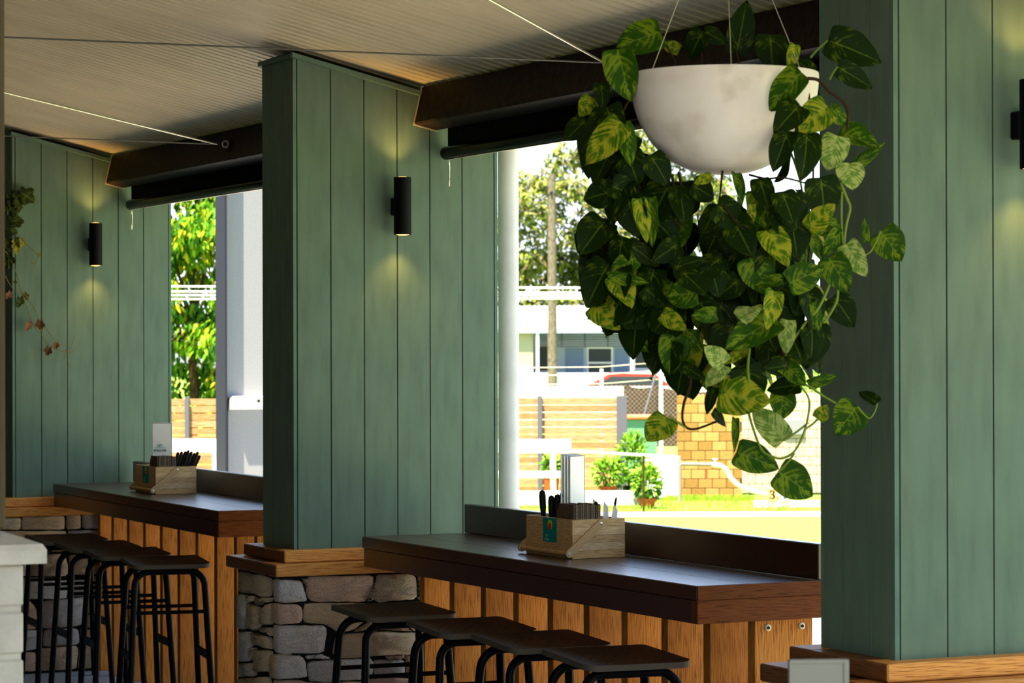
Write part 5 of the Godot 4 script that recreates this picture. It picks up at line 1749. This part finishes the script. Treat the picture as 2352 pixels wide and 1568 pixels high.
	ke.transform = Transform3D(Basis(Vector3.UP, YAW), out(0, 0, 29.5))
	tag(ke, "pale kerb line along the near edge of the lawn", "kerb")
	shrub("low leafy shrub in a brown pot right of the menu cards", 1.13, 32.0, V(0.2, 0.3, 0.2), 0.2, 420, "shrubs by the slat fence", M.terracotta)
	shrub("tall leafy shrub in front of the end post of the slat fence", 1.42, 32.4, V(0.2, 0.62, 0.2), 0.18, 620, "shrubs by the slat fence", M.black)
	shrub("bushy yellow-green shrub at the end of the pale edging", 1.54, 31.2, V(0.17, 0.36, 0.17), 0.1, 420, "shrubs by the slat fence", M.terracotta)
	shrub("small yellow-green shrub against the slat fence below the bench back", 0.47, 33.0, V(0.1, 0.2, 0.1), 0.3, 200, "shrubs by the slat fence", M.terracotta)
	shrub("green shrub beside the edge of the nearest pier, far outside", 5.25, 47.0, V(0.9, 2.0, 0.6), 0.0, 2600, "", null)
	# brick walls
	for s in 2:
		var bw := thing("brick_wall", ["yellow brick wall with open joints behind the bent pipe", "pale painted brick wall carrying a grey plaque"][s], "wall", out(0, 0, [33.0, 34.0][s]), YAW, "", "structure")
		var xa: float = [2.0, 2.78][s]
		var xb: float = [2.78, 4.6][s]
		mb = MB.new()
		mb.span(V(xa + 0.01, 0, -0.2), V(xb, 1.24, -0.012))
		obj("core", mb, M.joint, bw)
		for c in 11:
			var x := xa - (0.085 if c % 2 else 0.0)
			while x < xb - 0.03:
				mb = MB.new()
				mb.span(V(maxf(x, xa), 0.008 + 0.1135 * c, -0.1), V(minf(x + 0.164, xb), 0.008 + 0.1135 * c + 0.1055, 0.0), 0.004)
				obj("brick", mb, M.brick_w if s else M["brick_y%d" % (R.randi() % 3)], bw)
				x += 0.17
	mb = MB.new()
	mb.box(V(3.52, 0.83, 0.012), V(0.26, 0.2, 0.02), 0.008)
	var pq := obj("wall_plaque", mb, M.plaque)
	pq.transform = Transform3D(Basis(Vector3.UP, YAW), out(0, 0, 33.98))
	tag(pq, "grey rectangular plaque on the pale brick wall", "plaque")
	# bent grey pipe with a tap and a white hose
	var pi := thing("water_pipe", "grey bent water pipe with a tap before the yellow brick wall", "pipe", out(0, 0, 32), YAW)
	mb = MB.new()
	mb.tube([V(1.965, 0, 0), V(1.965, 0.43, 0), V(1.972, 0.448, 0), V(1.99, 0.455, 0), V(2.36, 0.448, 0)], 0.021, 12)
	obj("pipe", mb, M.pipe, pi)
	mb = MB.new()
	mb.tube([V(2.34, 0.448, 0), V(2.46, 0.43, 0)], 0.03, 12)
	mb.tube([V(2.38, 0.45, 0), V(2.38, 0.51, 0)], 0.01, 8)
	mb.tube([V(2.35, 0.51, 0), V(2.41, 0.51, 0)], 0.007, 8)
	obj("tap", mb, M.column, pi)
	mb = MB.new()
	mb.span(V(2.27, 0.29, 0.02), V(2.288, 0.39, 0.024))
	obj("tag", mb, M.red, pi)
	mb = MB.new()
	mb.tube(bezier([V(2.45, 0.432, 0), V(2.51, 0.385, 0.01), V(2.58, 0.27, 0.02), V(2.7, 0.18, 0.03), V(2.93, 0.11, 0.05), V(3.2, 0.09, 0.05), V(3.5, 0.1, 0.03)]), 0.026, 12)
	var ho := obj("hose", mb, M.white)
	ho.transform = Transform3D(Basis(Vector3.UP, YAW), out(0, 0, 32))
	tag(ho, "thick white hose sagging from the grey pipe's tap", "hose")
	# rink number blocks on a white rail
	mb = MB.new()
	mb.span(V(2.75, 0.0, -0.1), V(3.5, 0.075, -0.02), 0.004)
	var rl := obj("marker_ledge", mb, M.white)
	rl.transform = Transform3D(Basis(Vector3.UP, YAW), out(0, 0, 31))
	tag(rl, "low white ledge under the number blocks", "ledge")
	for s in 2:
		var nb := thing("number_block", ["tan block with the number 3 on the lawn", "white block with the number 1 on the lawn"][s], "marker", out([2.955, 3.095][s], 0.076, 31.02), YAW, "number blocks")
		mb = MB.new()
		mb.span(V(-0.055, 0, -0.03), V(0.055, 0.145, 0.03), 0.004)
		obj("block", mb, [M.tan, M.white][s], nb)
		var t := TextMesh.new()
		t.text = ["3", "1"][s]
		t.font_size = 64
		t.pixel_size = 0.0021
		t.depth = 0.004
		var fnt := SystemFont.new()
		fnt.font_names = PackedStringArray(["Droid Serif"])
		fnt.font_weight = 700
		t.font = fnt
		put("numeral", t, M.black, nb, Transform3D(Basis(), V(0, 0.072, 0.031)))
	# grass tufts along the kerb and the brick wall
	var tf := thing("grass_tufts", "longer grass along the kerb and the foot of the brick wall", "grass", V0, 0.0, "", "stuff")
	var xs := []
	var me := leaflet(0.1)
	for i in 5000:
		var q := R.randf()
		var r := R.randf_range(-1.2, 4.0)
		var f := 29.6 + 3.2 * pow(R.randf(), 1.5) if q < 0.75 else R.randf_range(32.6, 32.95)
		if q >= 0.75:
			r = R.randf_range(1.8, 2.9)
		var s := R.randf_range(0.03, 0.09)
		var p := out(r, -0.02, f)
		xs.append(leaf_basis(p, p + V(R.randf() - 0.5, 2.0, R.randf() - 0.5).normalized() * s, s * 0.35, V(R.randf() - 0.5, 0.2, R.randf() - 0.5)))
	swarm("blades", me, M.blade, xs, [], tf)
	# green bin, shade cloth fence, mesh and frame posts
	var bn := thing("wheelie_bin", "green wheelie bin with an orange lid behind the slat fence's end", "bin", out(1.66, 0, 36), YAW)
	mb = MB.new()
	mb.hexa([V(-0.2, 0.06, -0.25), V(0.2, 0.06, -0.25), V(0.2, 0.06, 0.22), V(-0.2, 0.06, 0.22), V(-0.26, 0.88, -0.32), V(0.26, 0.88, -0.32), V(0.26, 0.88, 0.28), V(-0.26, 0.88, 0.28)])
	obj("body", mb, M.bin, bn)
	mb = MB.new()
	mb.box(V(0, 0.91, 0), V(0.56, 0.05, 0.64), 0.015)
	obj("lid", mb, M.bin_lid, bn)
	for x in [-0.22, 0.22]:
		mb = MB.new()
		mb.tube([V(x - 0.025, 0.1, -0.25), V(x + 0.025, 0.1, -0.25)], 0.1, 16)
		obj("wheel", mb, M.black, bn)
	var cf := thing("mesh_fence", "chain-link fence with brown shade cloth and white pipe posts behind the bin", "fence", out(0, 0, 42), YAW)
	for x in [-0.9, 0.3, 1.38, 2.29, 3.6, 4.9]:
		mb = MB.new()
		mb.tube([V(x, 0, 0), V(x, 1.68 if x > 2 else 1.5, 0)], 0.028, 10)
		obj("post", mb, M.white, cf)
	for s in [[V(2.27, 1.62, 0.03), V(1.9, 0.4, 0.4)], [V(2.31, 1.6, -0.03), V(2.75, 0.9, -0.1)]]:
		mb = MB.new()
		mb.tube(s, 0.016, 8)
		obj("brace", mb, M.fence_post, cf)
	for h in [1.56, 1.44, 1.3]:
		mb = MB.new()
		mb.tube([V(-1.2, h - 0.05, 0), V(1.38, h - 0.03, 0), V(2.29, h + 0.04, 0), V(5.2, h + 0.03, 0)], 0.006, 6)
		obj("strand", mb, M.wire, cf)
	mb = MB.new()
	for i in 90:
		var x0 := -1.2 + 0.07 * i
		mb.tube([V(x0, 0.05, 0.01), V(x0 + 1.2, 1.25, 0.01)], 0.0022, 4, false)
		mb.tube([V(x0 + 1.2, 0.05, 0.012), V(x0, 1.25, 0.012)], 0.0022, 4, false)
	tag(obj("chain_link", mb, M.wire, cf), "", "", "", "stuff")
	for s in [[1.72, 2.27, 1.26], [2.33, 3.55, 1.2]]:
		var P := []
		for i in 15:
			var x: float = lerpf(s[0], s[1], i / 14.0)
			var row := []
			for j in 6:
				row.append(V(x, lerpf(0.3, (s[2] as float) - 0.06 * sin(PI * i / 14.0), j / 5.0), -0.04 + 0.02 * sin(i * 1.9 + j)))
			P.append(row)
		mb = MB.new()
		mb.grid(P)
		obj("shade_cloth", mb, M.cloth, cf)
	# retaining wall and parked car farther back
	mb = MB.new()
	mb.span(V(-3, 0, -0.2), V(5, 0.98, 0), 0.01)
	var rw := obj("retaining_wall", mb, M.concrete)
	rw.transform = Transform3D(Basis(Vector3.UP, YAW), out(0, 0, 60))
	tag(rw, "grey concrete retaining wall behind the slat fence", "wall")
	var ca := thing("parked_car", "red car roof showing above the shade cloth", "car", out(3.3, 0, 72), YAW)
	mb = MB.new()
	var side := [Vector2(-1.6, 0.35), Vector2(1.7, 0.35), Vector2(1.75, 0.72), Vector2(0.9, 0.8), Vector2(0.45, 1.14), Vector2(-0.7, 1.17), Vector2(-1.35, 0.82), Vector2(-1.65, 0.75)]
	for s in [-0.75, 0.75]:
		for k in range(1, 7):
			mb.face([V(side[0].x, side[0].y, s), V(side[k].x, side[k].y, s), V(side[k + 1].x, side[k + 1].y, s)], V0)
	for k in 8:
		var a: Vector2 = side[k]
		var b: Vector2 = side[(k + 1) % 8]
		mb.face([V(a.x, a.y, -0.75), V(b.x, b.y, -0.75), V(b.x, b.y, 0.75), V(a.x, a.y, 0.75)], V(0, 0.7, 0))
	obj("body", mb, M.car, ca)
	mb = MB.new()
	mb.hexa([V(-1.15, 0.85, 0.752), V(0.7, 0.85, 0.752), V(0.7, 0.85, 0.757), V(-1.15, 0.85, 0.757), V(-0.7, 1.09, 0.752), V(0.4, 1.08, 0.752), V(0.4, 1.08, 0.757), V(-0.7, 1.09, 0.757)])
	obj("side_window", mb, M.pane, ca)
	for x in [-1.0, 1.05]:
		for z in [-0.7, 0.7]:
			mb = MB.new()
			mb.tube([V(x, 0.32, z - 0.09), V(x, 0.32, z + 0.09)], 0.32, 20)
			obj("wheel", mb, M.black, ca)
	# reddish plant on the brick wall
	var rp := thing("red_plant", "small red and brown leafed plant on top of the yellow brick wall", "plant", out(2.48, 1.25, 33.2), YAW)
	for k in 26:
		var a := k * 2.4
		var d := V(cos(a), 1.1 + R.randf(), sin(a)).normalized() * R.randf_range(0.1, 0.18)
		put("leaf", me, [M.red, M.car, M.bark, M.terracotta][k % 4], rp, leaf_basis(V(0, -0.02, 0), d, 0.14, V(R.randf() - 0.5, 0.5, 1)))
	# house across the road
	var hs := thing("house", "long white house with a pale metal roof across the road", "house", out(0, 0, 125), YAW)
	mb = MB.new()
	mb.hexa([V(-4, 2.74, 1.2), V(8.4, 2.74, 1.2), V(8.4, 2.68, 1.2), V(-4, 2.68, 1.2), V(-4, 3.85, -5), V(7.8, 3.85, -5), V(7.8, 3.8, -5), V(-4, 3.8, -5)])
	var rf := obj("roof", mb, M.roof, hs)
	for k in 50:
		mb = MB.new()
		var x := -3.9 + 0.24 * k
		mb.hexa([V(x, 2.74, 1.2), V(x + 0.06, 2.74, 1.2), V(x + 0.06, 2.78, 1.2), V(x, 2.78, 1.2), V(x - 0.1, 3.85, -5), V(x - 0.04, 3.85, -5), V(x - 0.04, 3.89, -5), V(x - 0.1, 3.89, -5)])
		obj("rib", mb, M.roof, rf)
	mb = MB.new()
	mb.span(V(-4, 2.53, 1.15), V(8.3, 2.7, 1.22))
	obj("fascia", mb, M.house, hs)
	mb = MB.new()
	mb.span(V(-4, 0.5, -1.6), V(8.0, 2.7, -1.2))
	obj("wall", mb, M.house, hs)
	mb = MB.new()
	mb.span(V(-4, 0.5, -1.2), V(0.95, 2.6, 0.9))
	obj("cream_bay", mb, M.cream, hs)
	mb = MB.new()
	mb.span(V(-4, 0.0, -1.6), V(8.2, 0.66, 1.3))
	obj("verandah_floor", mb, M.white, hs)
	for x in [1.16, 5.46]:
		mb = MB.new()
		mb.box(V(x, 1.6, 1.1), V(0.13, 1.95, 0.13))
		obj("post", mb, M.white, hs)
	var lf := part("louvre_screen", hs)
	for k in 6:
		mb = MB.new()
		mb.span(V(1.25, 1.9 + 0.106 * k, 1.08), V(5.4, 1.955 + 0.106 * k, 1.11))
		obj("slat", mb, M.louvre, lf)
	for x in [2.26, 3.31, 4.36]:
		mb = MB.new()
		mb.span(V(x - 0.025, 1.87, 1.06), V(x + 0.025, 2.53, 1.12))
		obj("mullion", mb, M.louvre, lf)
	for d in [[2.48, 3.3, 0.66, 1.85, M.door_blue], [4.75, 5.4, 0.66, 1.85, M.door_blue]]:
		mb = MB.new()
		mb.span(V(d[0], d[2], -1.2), V(d[1], d[3], -1.15))
		obj("door", mb, d[4], hs)
	for d in [[1.25, 1.8, 0.8, 1.9], [3.53, 4.6, 1.2, 1.82], [3.53, 4.6, 0.7, 1.12], [5.7, 6.4, 0.9, 1.8]]:
		mb = MB.new()
		mb.span(V(d[0] - 0.05, d[2] - 0.05, -1.2), V(d[1] + 0.05, d[3] + 0.05, -1.16))
		var wf := obj("window", mb, M.white, hs)
		mb = MB.new()
		mb.span(V(d[0], d[2], -1.165), V(d[1], d[3], -1.14))
		obj("pane", mb, M.pane, wf)
	mb = MB.new()
	mb.span(V(-4, 0.62, 1.25), V(8.0, 0.72, 1.32))
	obj("rail", mb, M.white, hs)
	for k in 40:
		mb = MB.new()
		mb.span(V(-3.9 + 0.28 * k, 0.3, 1.31), V(-3.76 + 0.28 * k, 0.56, 1.33))
		obj("baluster", mb, M.mint, hs)
	# timber power pole with sagging lines
	var pp := thing("power_pole", "tall weathered timber power pole in front of the house", "pole", out(1.33, 0, 90), YAW)
	mb = MB.new()
	mb.tube([V(0, 0, 0), V(0.0, 7.58, 0)], [0.16, 0.13], 16)
	obj("shaft", mb, M.pole, pp)
	mb = MB.new()
	mb.tube([V(-0.02, 6.9, 0.15), V(-0.02, 7.0, 0.15)], 0.05, 8)
	obj("bracket", mb, M.galv_dark, pp)
	for s in [[V(-0.05, 6.95, 0.1), V(-0.6, 6.55, 0.1), V(-1.3, 6.3, 0.1), V(-9, 5.9, 0.1)], [V(0.05, 6.95, 0.1), V(0.7, 6.5, 0.1), V(1.6, 6.1, 0.1), V(9, 5.7, 0.1)]]:
		mb = MB.new()
		mb.tube(bezier(s), 0.02, 6)
		var pw := obj("power_line", mb, M.galv_dark)
		pw.transform = pp.transform
		tag(pw, "dark service wire sagging left from the pole top" if s[3].x < 0 else "dark service wire sagging right from the pole top", "wire", "service wires at the pole")
	for k in 4:
		mb = MB.new()
		mb.tube([V(-7, [2.71, 2.64, 2.58, 2.52][k], 0), V(0, [2.665, 2.595, 2.555, 2.51][k], 0), V(7, [2.62, 2.55, 2.53, 2.5][k], 0)], 0.0125, 8)
		var w := obj("line_wire", mb, M.white)
		w.transform = Transform3D(Basis(Vector3.UP, YAW), out(0, 0, 38))
		tag(w, ["topmost of four white wires strung over the lawn", "second from the top of four white wires strung over the lawn", "third from the top of four white wires strung over the lawn", "lowest of four white wires strung over the lawn"][k], "wire", "four white wires over the lawn")
	# trees
	var cl := []
	for i in 5:
		for j in 9:
			cl.append([V(-1.3 + 0.68 * i + R.randf_range(-0.2, 0.2), 0.9 + 0.5 * j + R.randf_range(-0.2, 0.2), R.randf_range(-0.9, 0.7)), R.randf_range(0.42, 0.62)])
	tree("mango_tree", "tree with long drooping yellow-green leaves behind the slat fence in the far opening", -5.3, 45.0, cl, 0.165, 15000, 260, 2.4, [Color(0.2, 0.4, 0.05), Color(0.14, 0.3, 0.04), Color(0.36, 0.52, 0.08), Color(0.5, 0.62, 0.12), Color(0.26, 0.45, 0.06), Color(0.42, 0.58, 0.1), Color(0.3, 0.5, 0.07), Color(0.62, 0.6, 0.12)], 0.75)
	cl = []
	for i in 9:
		for j in 9:
			var top: float = [8.5, 10.0, 13.2, 14.0, 14.0, 14.5, 14.0, 13.5, 13.0][i]
			var p := V(-5.8 + 1.5 * i + R.randf_range(-0.5, 0.5), 2.6 + 1.4 * j + R.randf_range(-0.5, 0.5), R.randf_range(-3, 2))
			if p.y < top + R.randf_range(-1.0, 1.0):
				cl.append([p, R.randf_range(0.8, 1.35)])
	tree("gum_tree", "large hazy yellow-green tree behind the house", 5.2, 150.0, cl, 0.4, 24000, 0, 6.5, [Color(0.47, 0.51, 0.2), Color(0.36, 0.41, 0.15), Color(0.55, 0.58, 0.28), Color(0.28, 0.32, 0.14), Color(0.4, 0.37, 0.24)], 0.2)
